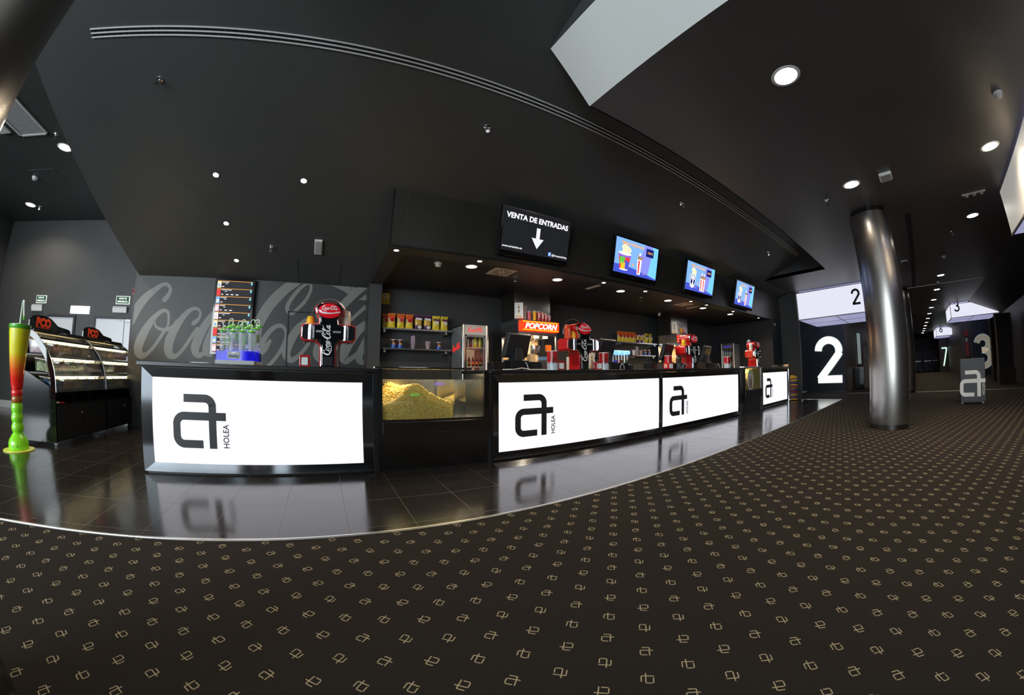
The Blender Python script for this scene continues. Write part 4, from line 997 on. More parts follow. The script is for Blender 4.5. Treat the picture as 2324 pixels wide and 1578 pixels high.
def sweet_stand(y0, W, label, near, sx0, sx1):
    t = thing('sweet_stand', label, 'display stand', (-3.85, y0, 0), PI/2, 'pick and mix sweet stands')
    prof = [(0, .06), (0, .70), (.012, .84), (.04, .98), (.09, 1.10), (.17, 1.23), (.28, 1.34), (.40, 1.43), (.56, 1.505)]
    m = MB(); m.box(.02, W-.02, .01, .72, .06, .525); m.box(.02, W-.02, .30, .72, .525, .70); m.box(.02, W-.02, .02, .32, .53, .54); m.box(.02, W-.02, .66, .72, .60, 1.50); part('cabinet', m, 'black', t)
    m = MB(); n = 3
    for k in range(n+1): m.box(.03+(W-.06)*k/n-.006, .03+(W-.06)*k/n+.006, .03, .30, .54, .66)
    part('scoop_dividers', m, 'black_gloss', t)
    for k in range(2):
        m = MB(); m.box(.03+k*(W/2-.02), W/2-.003+k*(W/2-.02)-.0, -.006, .01, .075, .515); d = part('door', m, 'black', t, bevel=.003)
        if k == 0: m = MB(); m.ball((W/2-.05, -.012, .40), .011, 2); part('knob', m, 'knob_white', d)
    for sx in (0, W-.014):
        m = MB(); m.prism([(0, .05), (0, .72), (.55, .95), (.74, .95), (.74, .05)], lambda u, v, d: (sx+d, u, v), 0, .014); part('end_panel', m, 'dark_gloss', t)
    for sx in (-.008, W-.018):
        m = MB()
        o = prof+[(.60, 1.52), (.74, 1.52), (.74, 1.47), (.60, 1.46), (.44, 1.37), (.33, 1.27), (.23, 1.16), (.155, 1.05), (.11, .94), (.085, .82), (.075, .70), (.07, .06)]
        m.prism(o, lambda u, v, d: (sx+d, u, v), 0, .026); part('arch_frame', m, 'black_gloss', t)
        m = MB(); m.tube([(sx+.013, u-.004, v) for u, v in prof[1:]], .006, 6); part('steel_edge', m, 'alu', t)
    m = MB()
    g = [[m.v((x, u+.012, v)) for u, v in prof[1:]] for x in (.02, W-.02)]; g2 = [[m.v((x, u+.018, v-.002)) for u, v in prof[1:]] for x in (.02, W-.02)]
    for i in range(len(prof)-2): m.f([g[0][i], g[1][i], g[1][i+1], g[0][i+1]]); m.f([g2[1][i], g2[0][i], g2[0][i+1], g2[1][i+1]])
    part('curved_glass', m, 'glass', t, recalc=False)
    m = MB(); m.box(0, W, .50, .74, 1.50, 1.525); m.box(0.02, W-.02, .47, .50, 1.47, 1.50); part('top_board', m, 'black', t)
    m = MB(); m.box(.02, W-.02, .485, .495, 1.455, 1.475); part('top_rail', m, 'alu', t)
    m = MB(); m.tube([(W*.42, .44, 1.47), (W*.42, .42, 1.50), (W*.54, .42, 1.50), (W*.54, .44, 1.47)], .006, 6); part('lift_handle', m, 'chrome', t)
    tiers = ((.30, 1.19, 'top', 1.375), (.17, .955, 'middle', 1.145), (.075, .72, 'bottom', .905))
    for yy, zz, nm, zl in tiers:
        m = MB(); m.box(.02, W-.02, yy-.02, .66, zz-.03, zz-.01); part('tier_board', m, 'black', t)
        m = MB(); m.box(.02, W-.02, yy+.045, yy+.075, zl-.004, zl+.024); q = part('light_bar', m, 'black', t)
        m = MB(); m.cyl((.05, yy+.06, zl-.008), (W-.05, yy+.06, zl-.008), .011, 8); part('light_tube', m, 'strip_glow', q)
        L = bpy.data.lights.new('tier', 'AREA'); L.shape = 'RECTANGLE'; L.size = W*.9; L.size_y = .03; L.energy = 9; L.color = (1, .78, .42)
        lo = bpy.data.objects.new('tier_light', L); COL.objects.link(lo); lo.parent = t; lo.location = (W/2, yy+.07, zl-.022)
    # sign board with the red letters
    pts = [(sx0, 1.52), (sx0, 1.585), (sx0+.05, 1.595), (sx0+.16, 1.60)]
    L_ = sx1-sx0
    pts = [(sx0, 1.52), (sx0, 1.62), (sx0+.06, 1.675), (sx0+.14, 1.70), (sx0+.32, 1.71), (sx0+.48, 1.69), (sx0+.58, 1.645), (sx0+.66, 1.605), (sx1-.06, 1.585), (sx1-.01, 1.565), (sx1, 1.52)]
    m = MB(); m.prism(pts, lambda u, v, d: (u, .55+d, v), 0, .02); sb = part('sign_board', m, 'black_gloss', t)
    text('lettering', 'PCO', 'print_red', sb, .155, (sx0+.31, .549, 1.56), width=.34, bold=.012)
    m = MB(); m.box(sx0+.14, sx0+.46, .547, .55, 1.535, 1.543); part('under_line', m, 'print_red', sb)
    for wx in (.08, W-.08):
        for wy in (.08, .66):
            m = MB(); m.cyl((wx-.02, wy, .032), (wx+.02, wy, .032), .032, 14); m.box(wx-.01, wx+.01, wy-.02, wy+.02, .032, .065); part('caster', m, 'grey_plastic', t)
    # sweets: every bin is its own thing
    names = ['red and white', 'orange and yellow', 'brown', 'beige', 'dark red', 'green', 'pink', 'blue and white']
    order = {('near', 'top'): ('dark red', 'red and white', 'orange and yellow', 'brown', 'beige'), ('near', 'middle'): ('green', 'pink', 'green', 'beige', 'pink'), ('near', 'bottom'): ('blue and white', 'orange and yellow', 'beige', 'blue and white', 'brown'),
             ('far', 'top'): ('beige', 'brown', 'orange and yellow', 'pink', 'red and white'), ('far', 'middle'): ('pink', 'blue and white', 'dark red', 'brown', 'beige'), ('far', 'bottom'): ('blue and white', 'green', 'beige', 'brown', 'orange and yellow')}
    nth = ('first', 'second', 'third', 'fourth', 'fifth')
    for yy, zz, tn, zl in tiers:
        bw = (W-.08)/5
        for k, c in enumerate(order[(near, tn)]):
            x = .04+bw*k; lx = (x+bw/2, yy+.0, zz)
            wp = (-3.85-lx[1], y0+lx[0], lx[2])
            b = thing('sweet_bin', '%s sweets, %s bin from the near end, %s tier of the %s stand' % (c, nth[k], tn, near), 'sweet bin', wp, PI/2, 'sweet bins in the %s stand' % near)
            h = .135; w2 = bw/2-.006
            m = MB(); m.hexa([(-w2*.92, .02, 0), (w2*.92, .02, 0), (w2*.92, .25, 0), (-w2*.92, .25, 0), (-w2, 0, h), (w2, 0, h), (w2, .27, h+.03), (-w2, .27, h+.03)]); part('clear_tub', m, 'clear_plastic', b)
            m = MB(); N = 7
            gg = [[m.v((-w2*.88+2*w2*.88*i/N, .03+.21*j/N, h*.78+.018*math.sin(i*1.7+k)+.02*j/N+random.uniform(-.006, .006))) for j in range(N+1)] for i in range(N+1)]
            for i in range(N):
                for j in range(N): m.f([gg[i][j], gg[i+1][j], gg[i+1][j+1], gg[i][j+1]])
            bt = [m.v(p) for p in ((-w2*.84, .03, .006), (w2*.84, .03, .006), (w2*.84, .24, .006), (-w2*.84, .24, .006))]
            m.f([bt[3], bt[2], bt[1], bt[0]])
            m.f([bt[0], bt[1]]+[gg[i][0] for i in range(N, -1, -1)]); m.f([bt[1], bt[2]]+[gg[N][j] for j in range(N, -1, -1)]); m.f([bt[2], bt[3]]+[gg[i][N] for i in range(0, N+1)]); m.f([bt[3], bt[0]]+[gg[0][j] for j in range(0, N+1)])
            o = part('sweets', m, 'candy_'+c.replace(' ', '_'), b); o['kind'] = 'stuff'
            m = MB(); m.hexa([(-w2, -.005, h+.002), (w2, -.005, h+.002), (w2, .27, h+.032), (-w2, .27, h+.032), (-w2, -.005, h+.010), (w2, -.005, h+.010), (w2, .27, h+.042), (-w2, .27, h+.042)]); lid = part('lid', m, 'bin_lid', b)
            m = MB(); m.box(-.02, .02, .03, .05, h+.012, h+.024); part('lid_grip', m, 'bin_lid', lid)
sweet_stand(4.77, 1.33, 'black sweet stand nearest to the giant slush cup, three glowing tiers', 'near', .0, 1.0)
sweet_stand(6.11, 1.30, 'black sweet stand behind, next to the white counter and the aisle door', 'far', .02, 1.0)
t = thing('tongs', 'red handled scoop lying in the tray of the near sweet stand', 'scoop', (-3.90, 4.9, .545)); m = MB(); m.cyl((0, 0, .01), (0, .12, .01), .01, 8); part('scoop_handle', m, 'red', t); m = MB(); m.cyl((0, -.08, .02), (0, 0, .015), .022, 10, .012); part('scoop_bowl', m, 'grey_plastic', t)

# ------------------------------------------------------------------ giant slush cup
def slush_grad():
    m = mat('slush_fade', (.8, .8, .02), .2, coat=.6); nt = m.node_tree; b = nt.nodes['Principled BSDF']
    tc = nt.nodes.new('ShaderNodeTexCoord'); sp = nt.nodes.new('ShaderNodeSeparateXYZ'); nt.links.new(tc.outputs['Object'], sp.inputs[0])
    mr = nt.nodes.new('ShaderNodeMapRange'); mr.inputs[1].default_value = .68; mr.inputs[2].default_value = 1.5; nt.links.new(sp.outputs[2], mr.inputs[0])
    rp = nt.nodes.new('ShaderNodeValToRGB'); e = rp.color_ramp.elements
    e[0].position = 0; e[0].color = (.72, .008, .006, 1); e[1].position = 1; e[1].color = (.80, .78, .015, 1)
    for p, c in ((.22, (.78, .015, .006, 1)), (.36, (.85, .12, .01, 1)), (.50, (.86, .38, .012, 1)), (.60, (.80, .70, .015, 1))):
        q = e.new(p); q.color = c
    nt.links.new(mr.outputs[0], rp.inputs[0]); nt.links.new(rp.outputs[0], b.inputs['Base Color'])
slush_grad()
t = thing('giant_cup', 'giant plastic slush cup, yellow over red over green, with a bent straw', 'cup display', (-4.2, 4.38, 0))
m = MB(); m.sm = True; m.lathe([(.21, .0), (.212, .006), (.21, .012)], n=48); part('base_disc', m, 'disc_yellow', t, smooth=40)
m = MB(); m.sm = True; m.lathe([(.128, .012), (.136, .03), (.136, .09), (.125, .13), (.09, .18), (.074, .20), (.069, .215)]+[(.066+.018*math.sin(PI*k/6)+(.0), .215+.12*k/6) for k in range(7)]+[(.066+.016*math.sin(PI*k/6), .335+.115*k/6) for k in range(1, 7)]+[(.066+.013*math.sin(PI*k/6), .45+.12*k/6) for k in range(1, 7)], n=32); part('green_bulbs', m, 'lime', t, smooth=50)
m = MB(); m.sm = True; m.lathe([(.066+.010*math.sin(PI*k/6), .57+.085*k/6) for k in range(7)], n=32); part('rust_bulb', m, 'rust', t, smooth=50)
m = MB(); m.sm = True; m.lathe([(.068+.010*math.sin(PI*k/6), .655+.075*k/6) for k in range(7)], n=32); part('red_bulb', m, 'cup_red', t, smooth=50)
m = MB(); m.sm = True; m.lathe([(.070, .73), (.082, .78), (.100, .98), (.122, 1.22), (.143, 1.46)], n=40); part('tall_cup', m, 'slush_fade', t, smooth=50)
m = MB(); m.sm = True; m.lathe([(.146, 1.455), (.150, 1.465), (.150, 1.505), (.14, 1.51)], n=40); lid = part('lid', m, 'leaf_green', t, smooth=40)
sdir = Vector((.87, -.49, 0)).normalized()
p0 = Vector((0, 0, 1.5)); p1 = Vector((0, 0, 1.78)); pts = [p0-sdir*.02, p1-sdir*.0, p1+sdir*.015+Vector((0, 0, .018)), p1+sdir*.04+Vector((0, 0, .012)), p1+sdir*.055+Vector((0, 0, -.02)), p1+sdir*.135+Vector((0, 0, -.20))]
m = MB(); m.sm = True; m.tube(pts, .0125, 12); st = part('straw', m, 'straw_white', t, smooth=60) if 'straw_white' in M else part('straw', m, mat('straw_white', (.72, .80, .68), .3, coat=.4), t, smooth=60)
m = MB(); m.sm = True; m.tube([p1+sdir*.128+Vector((0, 0, -.185)), p1+sdir*.145+Vector((0, 0, -.222))], .016, 12); part('straw_tip', m, 'leaf_green', st, smooth=60)
m = MB()
for a in (20, 45): m.ball((.136*math.cos(R(a-100)), .136*math.sin(R(a-100)), .06), .008, 1)
part('screw', m, 'black', t)
def rim(u, v, d):
    a = R(-125)+u; r = .085+.062*(v-.78)/.68+.002+d; return (r*math.cos(a), r*math.sin(a), v)
m = MB(); m.ribbon([(-.45, 1.38, .03), (-.42, 1.42, .03), (-.33, 1.40, .025), (-.30, 1.36, .02)], rim, .001, 0); m.ribbon([(-.50, 1.35, .02), (-.5, 1.2, .025), (-.48, 1.05, .02), (-.46, .95, .01)], rim, .001, 0); part('faded_print', m, 'leaf_green', t, recalc=False)

# ------------------------------------------------------------------ signs in the aisle
def exit_sign(x0, x1, z0, z1, y, label):
    t = thing('exit_sign', label, 'sign', ((x0+x1)/2, y, (z0+z1)/2), group='emergency exit signs'); w = (x1-x0)/2; h = (z1-z0)/2
    m = MB(); m.box(-w, w, -.02, 0, -h, h); part('board', m, 'exit_white', t)
    m = MB(); m.box(-w*.9, w*.9, -.022, -.02, -h*.82, h*.82); f = part('green_field', m, 'exit_green', t)
    text('lettering', 'SALIDA DE', 'exit_white', f, h*.62, (0, -.024, h*.18), width=w*1.15, bold=.003)
    text('lettering', 'EMERGENCIA', 'exit_white', f, h*.62, (0, -.024, -h*.58), width=w*1.55, bold=.003)
exit_sign(-7.42, -7.10, 2.38, 2.56, 8.2, 'green emergency exit sign over the far aisle door, above the giant cup')
exit_sign(-5.06, -4.70, 2.41, 2.59, 8.2, 'green emergency exit sign next to the giant grey script wall')
exit_sign(-1.1, -.5, 2.55, 2.95, 54, 'small exit sign over the single grey door at the end of the hall')
exit_sign(-2.35, -1.75, 2.6, 3.0, 54, 'small exit sign over the double grey doors at the end of the hall')
def emerg(x0, x1, z0, z1, label):
    t = thing('emergency_lamp', label, 'lamp', ((x0+x1)/2, 8.2, (z0+z1)/2), group='emergency lamps'); w = (x1-x0)/2; h = (z1-z0)/2
    m = MB(); m.box(-w, w, -.06, 0, h*.4, h); part('housing', m, 'grey_plastic', t)
    m = MB(); m.hexa([(-w, -.05, -h), (w, -.05, -h), (w, 0, -h), (-w, 0, -h), (-w, -.075, h*.4), (w, -.075, h*.4), (w, 0, h*.4), (-w, 0, h*.4)]); part('diffuser', m, 'white_plastic', t)
emerg(-7.51, -7.17, 2.20, 2.345, 'white emergency lamp under the exit sign above the giant cup')
emerg(-5.10, -4.73, 2.22, 2.355, 'white emergency lamp under the exit sign by the script wall')
t = thing('wall_light_box', 'bright white two pane light box on the wall between the aisle doors', 'light', (-6.04, 8.2, 2.255))
for k in range(2):
    m = MB(); m.box(-.27+.275*k, -.005+.275*k, -.03, 0, -.085, .085); part('lit_pane', m, 'white_hot' if 'white_hot' in M else emat('white_hot', (.92, .95, 1.0), 1.6), t)
t = thing('alarm_bell', 'small red alarm on the aisle wall at the edge of the script wall', 'alarm', (-4.58, 8.2, 2.70))
m = MB(); m.sm = True; m.lathe([(.06, 0), (.06, .03), (.04, .06), (.0, .065)], n=20, fn=lambda a, b, c: (a, -c, b), cap=False); part('bell', m, 'red', t, smooth=50); m = MB(); m.box(-.07, .07, -.012, 0, -.07, .07); part('back_plate', m, 'red_deep', t)

# ------------------------------------------------------------------ on the first worktop
t = thing('glass_rack', 'blue acrylic rack marked slushy at the left of the first worktop', 'rack', (-1.02, 4.06, ZT))
m = MB(); m.box(-.22, .22, 0, .48, 0, .045); part('rack_base', m, 'grey_plastic', t)
m = MB(); m.box(-.215, .215, .0, .005, .045, .145); m.box(-.215, -.21, .0, .47, .045, .145); m.box(.21, .215, 0, .47, .045, .145); part('blue_wall', m, 'blue_plastic', t)
m = MB(); m.box(-.21, .21, .005, .47, .045, .05); m.box(-.21, .21, .17, .175, .05, .13); m.box(-.21, .21, .33, .335, .05, .17); part('lit_tray', m, 'blue_lit' if 'blue_lit' in M else mat('blue_lit', (.03, .03, .6), .3, emit=(.05, .05, .9), es=.55), t)
m = MB(); m.box(-.08, .06, -.008, 0, .06, .14); sg = part('name_plate', m, 'grey_plastic', t)
text('lettering', 'slushy', 'navy_ink' if 'navy_ink' in M else mat('navy_ink', (.02, .08, .14), .4).name, sg, .052, (-.01, -.0095, .075), width=.12, bold=.001)
m = MB(); m.prism([(-.04, .118), (.02, .118), (.012, .132), (-.03, .132)], lambda u, v, d: (u, -.0085-d, v), 0, .001); part('crown_print', m, 'white', sg)
def slush_glass():
    t = thing('slush_glass', '', 'glass', (0, 0, 0))
    m = MB(); m.sm = True; m.lathe([(.030, 0), (.034, .005)]+[(.022+.010*math.sin(PI*k/4)*1, .01+.03*k/4) for k in range(5)]+[(.022+.010*math.sin(PI*k/4), .04+.03*k/4) for k in range(1, 5)]+[(.022+.009*math.sin(PI*k/4), .07+.03*k/4) for k in range(1, 5)]+[(.028, .12), (.040, .30)], n=16, cap=False); part('clear_glass', m, 'glass_frost', t, smooth=60)
    m = MB(); m.prism([(-.7, .15), (.7, .15), (.6, .24), (-.6, .24)], lambda u, v, d: ((.031+.011*(v-.12)/.18+.003+d)*math.sin(u), -(.031+.011*(v-.12)/.18+.003+d)*math.cos(u), v), 0, .001); part('green_print', m, 'lime_print', t)
    m = MB(); m.sm = True; m.lathe([(.041, .298), (.046, .302), (.044, .312), (.03, .322), (.012, .326)], n=18); l = part('lid', m, 'lid_green', t, smooth=50)
    m = MB(); m.sm = True; m.tube([(0, 0, .32), (0, 0, .36), (.01, -.004, .385), (.03, -.008, .39), (.045, -.012, .375), (.052, -.014, .35)], .0055, 7); s = part('straw', m, 'straw_white', t, smooth=60)
    m = MB(); m.sm = True; m.tube([(.050, -.0135, .36), (.055, -.015, .338)], .0075, 7); part('straw_tip', m, 'lid_green', s, smooth=60)
    return t
SG = slush_glass(); cnt = 0
rows = (('front', .065, .050, ((-.165), (-.055), (.055), (.165))), ('middle', .245, .105, ((-.15), (-.04), (.07), (.18))), ('back', .405, .150, ((-.14), (-.03), (.08), (.185))))
for rn, yy, zz, xs in rows:
    for k, xx in enumerate(xs):
        p = (-1.02+xx, 4.06+yy, ZT+zz); lab = 'clear slush glass with green lid, %s of four in the %s row' % (('first', 'second', 'third', 'fourth')[k], rn); rz = R((20, 120, 200, -60, 60, 150)[(k*2+int(yy*20)) % 6])
        if cnt == 0: SG.location = p; SG['label'] = lab; SG['group'] = 'slush glasses in the blue rack'; SG.rotation_euler[2] = rz
        else: dup(SG, p, rz, lab, 'slush glasses in the blue rack')
        cnt += 1
t = thing('leaflets', 'small fan of leaflets on the worktop left of the blue rack', 'leaflets', (-1.43, 4.02, ZT))
for k in range(3):
    m = MB(); m.box(-.10+.012*k, .10+.012*k, .0+.01*k, .14, .004*k, .004*k+.003); part('leaflet', m, ('white', 'b_water', 'white')[k], t)
# showtimes screen
t = thing('showtimes_screen', 'tall upright screen listing the film times, on the script wall', 'screen', (-1.83, 6.93, 1.36)); W, H = .78, 1.40
m = MB(); m.box(-W/2, W/2, -.03, .04, 0, H); part('bezel', m, 'black_gloss', t, bevel=.006)
w, z0, z1 = W/2-.045, .05, H-.05
m = MB(); m.box(-w, w, -.034, -.03, z0, z1); N = 9; hh = (z1-z0)/N; rnd = random.Random(4)
def rect(mb, i, a, b, c, d, e=.0015): mb.mat(i).box(a, b, -.034-e, -.034, c, d)
for k in range(N):
    b = z1-hh*(k+1)
    rect(m, 1, -w, w, b+hh-.008, b+hh)
    rect(m, 3+(k*3) % 5, -w, -w+.075, b+.012, b+hh-.012); rect(m, 3+(k*2+1) % 5, -w+.015, -w+.055, b+.03, b+hh*.6, .003)
    rect(m, 2, -w+.09, -w+.09+rnd.uniform(.10, .24), b+hh-.03, b+hh-.020); rect(m, 2, -w+.16, -w+.20, b+hh-.058, b+hh-.050)
    rect(m, 7, -w+.09, -w+.135, b+.028, b+.045)
    for q in range(1, rnd.choice((1, 2, 3, 4))): rect(m, 2, -w+.09+.095*q, -w+.145+.095*q, b+.028, b+.042)
    rect(m, 8, w-.04, w-.008, b+hh-.06, b+hh-.014)
part('screen', m, ['scr_list', 'scr_orange', 'scr_white', 'scr_cream', 'scr_sky', 'scr_white', 'scr_red', 'scr_pink', 'scr_cyan'], t)
# ------------------------------------------------------------------ screens over the counters
def tv(xl, xr, zb, label, fill):
    W = xr-xl; H = .75
    t = thing('menu_screen', label, 'screen', ((xl+xr)/2, 4.40, zb), 0, 'screens over the counters', rotx=R(14.7))
    m = MB(); m.box(-W/2, W/2, -.015, .05, 0, H); part('bezel', m, 'black_gloss', t, bevel=.006)
    m = MB(); m.box(-.2, .2, .05, .12, .25, .5); part('wall_bracket', m, 'black', t)
    fill(t, W/2-.035, .075, H-.03)
    return t
PL = lambda d0: (lambda u, v, d: (u, -.0155-d0-d, v))
def flat(mb, i, pts, lay): mb.mat(i).prism(pts, PL(lay*.001), 0, .0008)
def fill_sale(t, w, z0, z1):
    m = MB(); flat(m, 0, [(-w, z0), (w, z0), (w, z1), (-w, z1)], 0)
    cx = .01
    flat(m, 1, [(cx-.033, .50), (cx-.033, .335), (cx-.11, .335), (cx, .175), (cx+.11, .335), (cx+.033, .335), (cx+.033, .50)], 1)
    flat(m, 2, rrect(.23, .285, .105, .165, .006), 1)
    s = part('screen', m, ['scr_black', 'scr_arrow', 'scr_blue'], t)
    text('lettering', 'VENTA DE ENTRADAS', 'scr_white', s, .115, (.0, -.018, .575), width=w*1.86, bold=.0035)
    text('lettering', 'www.artesiete.es', 'scr_white', s, .05, (-w+.19, -.018, .125), width=.34)
    text('lettering', '@ArtesieteHolea', 'scr_white', s, .045, (w-.16, -.018, .115), width=.30)
    text('lettering', 'f', 'scr_white', s, .065, (.26, -.0185, .115), bold=.002)
def fill_menu(title, price, kind):
    def f(t, w, z0, z1):
        m = MB()
        flat(m, 0, [(-w, z0), (w, z0), (w, z1), (-w, z1)], 0)
        flat(m, 1, [(-w*.1, z0), (w, z0), (w, z1), (w*.35, z1)], 1); flat(m, 2, [(w*.55, z0), (w, z0), (w, z1), (w*.72, z1)], 2)
        flat(m, 3, [(-w, z0)]+[(-w+2*w*k/20, z0+.15-.13*max(0, (k-4)/16)**1.3) for k in range(21)]+[(w, z0)], 3)
        flat(m, 4, rrect(.24, .47, .50, .66, .012), 4); flat(m, 4, rrect(.24, .30, .50, .66, .004), 4)
        cx = -.36
        if kind == 'bucket':
            flat(m, 5, [(cx-.115, .15), (cx+.115, .15), (cx+.17, .44), (cx-.17, .44)], 5)
            flat(m, 6, [(cx-.13, .25), (cx-.02, .22), (cx+.02, .38), (cx-.12, .42)], 6); flat(m, 7, [(cx-.08, .15), (cx+.03, .15), (cx+.03, .27), (cx-.09, .28)], 6); flat(m, 3, [(cx+.02, .16), (cx+.115, .15), (cx+.13, .30), (cx+.02, .32)], 6); flat(m, 9, [(cx-.15, .37), (cx+.16, .38), (cx+.17, .44), (cx-.17, .44)], 7)
            flat(m, 8, ell(cx, .145, .115, .018), 5); flat(m, 8, ell(cx, .44, .175, .03), 8); top, rr = .47, .16
        else:
            flat(m, 8, [(cx-.10, .17), (cx, .13), (cx+.10, .17), (cx+.13, .44), (cx, .42), (cx-.13, .44)], 5)
            for k in (-2, -1, 1, 2): flat(m, 4, [(cx+.04*k-.008, .18), (cx+.04*k+.008, .18), (cx+.052*k+.009, .43), (cx+.052*k-.009, .43)], 6)
            flat(m, 4, ell(cx-.04, .28, .035, .06), 7); flat(m, 4, ell(cx+.07, .28, .028, .05), 7); top, rr = .455, .12
        rnd = random.Random(9)
        for k in range(26):
            a = rnd.random()*PI; q = rnd.random()**.5; flat(m, 10, ell(cx+rr*q*math.cos(a), top+.13*q*math.sin(a), .032, .026, 8), 9+.02*k)
        for sx in ((.06,) if kind != 'two' else (.02, .13)):
            flat(m, 8, [(sx-.05, .11), (sx+.05, .11), (sx+.062, .40), (sx-.062, .40)], 10)
            flat(m, 11, [(sx-.03, .13), (sx+.005, .13), (sx+.012, .38), (sx-.035, .38)], 11)
            flat(m, 12, [(sx-.062, .40), (sx-.04, .45), (sx-.09, .52), (sx-.02, .46), (sx+.01, .50), (sx+.04, .45), (sx+.09, .50), (sx+.062, .40)], 10); flat(m, 8, ell(sx+.0, .50, .028, .03, 10), 11); flat(m, 1, ell(sx+.02, .46, .03, .025, 8), 12)
        c = (-.12) if kind != 'two' else -.14
        flat(m, 13, [(c-.03, .26), (c+.03, .26), (c+.03, .275), (c-.03, .275)], 10); flat(m, 13, [(c-.008, .238), (c+.008, .238), (c+.008, .298), (c-.008, .298)], 11)
        s = part('screen', m, ['scr_sky', 'scr_lilac', 'scr_cyan', 'scr_deep', 'scr_tab', 'scr_red', 'scr_green', 'scr_yellow', 'scr_white', 'scr_purple', 'scr_cream', 'scr_red', 'scr_brown', 'scr_orange'], t)
        text('lettering', title, 'scr_orange', s, .085, (-.16, -.029, .615), width=.60 if len(title) > 9 else .34, bold=.002)
        text('lettering', price, 'scr_orange', s, .06, (.355, -.0265, .56), bold=.001)
        if kind != 'bucket': text('lettering', '120 gr.', 'scr_orange', s, .035, (-.20, -.03, .15))
        text('lettering', '75 cl.', 'scr_orange', s, .035, (.21 if kind != 'two' else .26, -.03, .13))
    return f
emat('scr_lilac', (.26, .28, .98), 1.0)
tv(2.262, 3.548, 2.832, 'black ticket sale screen with a white arrow over the popcorn window', fill_sale)
tv(4.556, 5.855, 2.856, 'blue menu screen with a bright many coloured popcorn bucket', fill_menu('Menú Hollywood', '7,50 €', 'bucket'))
tv(6.89, 8.215, 2.858, 'blue menu screen with a striped box and two tall drinks', fill_menu('Menú Pareja', '8,00 €', 'two'))
tv(9.45, 10.74, 2.822, 'farthest blue menu screen with a striped box and one drink', fill_menu('Menú Cine', '6,00 €', 'one'))

# ------------------------------------------------------------------ lamps
def downlight(name, label, cat, loc, r, rotx, energy, col, lens, group, spot=120, blend=.9, trim='white_plastic', wlens=True):
    t = thing(name, label, cat, loc, 0, group, rotx=rotx)
    m = MB(); m.sm = True; m.lathe([(r*.92, -.004), (r*1.12, -.006), (r*1.18, .0), (r*1.0, .03)], n=32, cap=False); part('trim_ring', m, trim, t, smooth=50)
    m = MB(); m.lathe([(r*.93, -.003), (r*.93, .0)], n=32); part('lens', m, lens, t)
    L = bpy.data.lights.new('lamp', 'SPOT'); L.energy = energy; L.color = col; L.spot_size = R(spot); L.spot_blend = blend; L.shadow_soft_size = r*.8
    o = bpy.data.objects.new('lamp_light', L); COL.objects.link(o); o.parent = t; o.location = (0, 0, -.03)
    return t
WARM = (1.0, .80, .56); NEUT = (1.0, .90, .76)
SLA = R(-18.7)
for x, y, lab in ((-1.76, 4.592, 'small spotlight in the sloping ceiling, first of the line of three nearest the vent'), (-.533, 4.573, 'small bright spotlight in the sloping ceiling above the first drinks tower'), (-1.757, 5.517, 'small spotlight in the sloping ceiling, middle of the line of three'), (-1.74, 6.429, 'small spotlight in the sloping ceiling just above the showtimes screen')):
    downlight('ceiling_spotlight', lab, 'spotlight', (x, y, zs(y)), .042, SLA, 90, WARM, 'spot_glow', 'small spotlights in the sloping ceiling', 100, .8, 'alu')
for k, x in enumerate((.847, 2.103, 4.61, 5.83, 7.60, 8.36, 9.95, 11.95)):
    downlight('beam_spotlight', 'small spotlight in the beam edge over the counters, %s from the pier' % ('first', 'second', 'third', 'fourth', 'fifth', 'sixth', 'seventh', 'eighth')[k], 'spotlight', (x, 4.65, 2.765), .036, 0, 60, WARM, 'spot_glow', 'small spotlights in the beam', 120, .9, 'alu')
for k, x in enumerate((2.14, 3.83, 5.50, 7.19, 8.87, 10.58)):
    downlight('kiosk_downlight', 'large round downlight in the kiosk ceiling, %s from the pier' % ('first', 'second', 'third', 'fourth', 'fifth', 'sixth')[k], 'downlight', (x, 5.05, 2.80), .088, 0, 95, WARM, 'lamp_glow', 'large downlights in the kiosk', 150, 1.0)
for x, y, lab in ((3.28, .453, 'big round downlight high in the hall ceiling, nearest to the camera'), (6.225, .446, 'round downlight in the hall ceiling just before the big metal column'), (6.288, -1.752, 'round downlight beside the cut off white box on the right'), (9.275, -1.751, 'round downlight in the hall ceiling below the triple spot bar')):
    downlight('hall_downlight', lab, 'downlight', (x, y, HZ), .128, 0, 210, WARM, 'lamp_glow', 'hall downlights', 150, 1.0)
for k in range(11):
    x = 15.16+2.93*k
    downlight('hall_downlight', 'round hall downlight, number %s in the long line towards the far doors' % ('one', 'two', 'three', 'four', 'five', 'six', 'seven', 'eight', 'nine', 'ten', 'eleven')[k], 'downlight', (x, -1.33, HZ), .13, 0, 110, WARM, 'lamp_glow', 'hall downlights', 150, 1.0)
for x, y, lab in ((-4.849, 5.1, 'round downlight in the aisle ceiling at the edge of the sloping ceiling'), (-7.363, 7.255, 'round downlight in the aisle ceiling near the exit doors'), (-5.5, 3.6, 'downlight in the aisle ceiling, cut by the near dark column')):
    downlight('aisle_downlight', lab, 'downlight', (x, y, 4.34), .12, 0, 200, NEUT, 'lamp_glow', 'aisle downlights', 150, 1.0)
# triple spot bar
t = thing('spot_bar', 'short white bar with three small spots on the hall ceiling', 'spotlight', (7.96, -1.637, HZ)); m = MB(); m.box(-.02, .02, -.22, .22, -.02, 0); part('bar', m, 'white_plastic', t)
for k in (-.14, 0, .14): m = MB(); m.sm = True; m.lathe([(.03, -.06), (.035, -.02)], 0, k, 14); part('spot_head', m, 'grey_plastic', t, smooth=40)

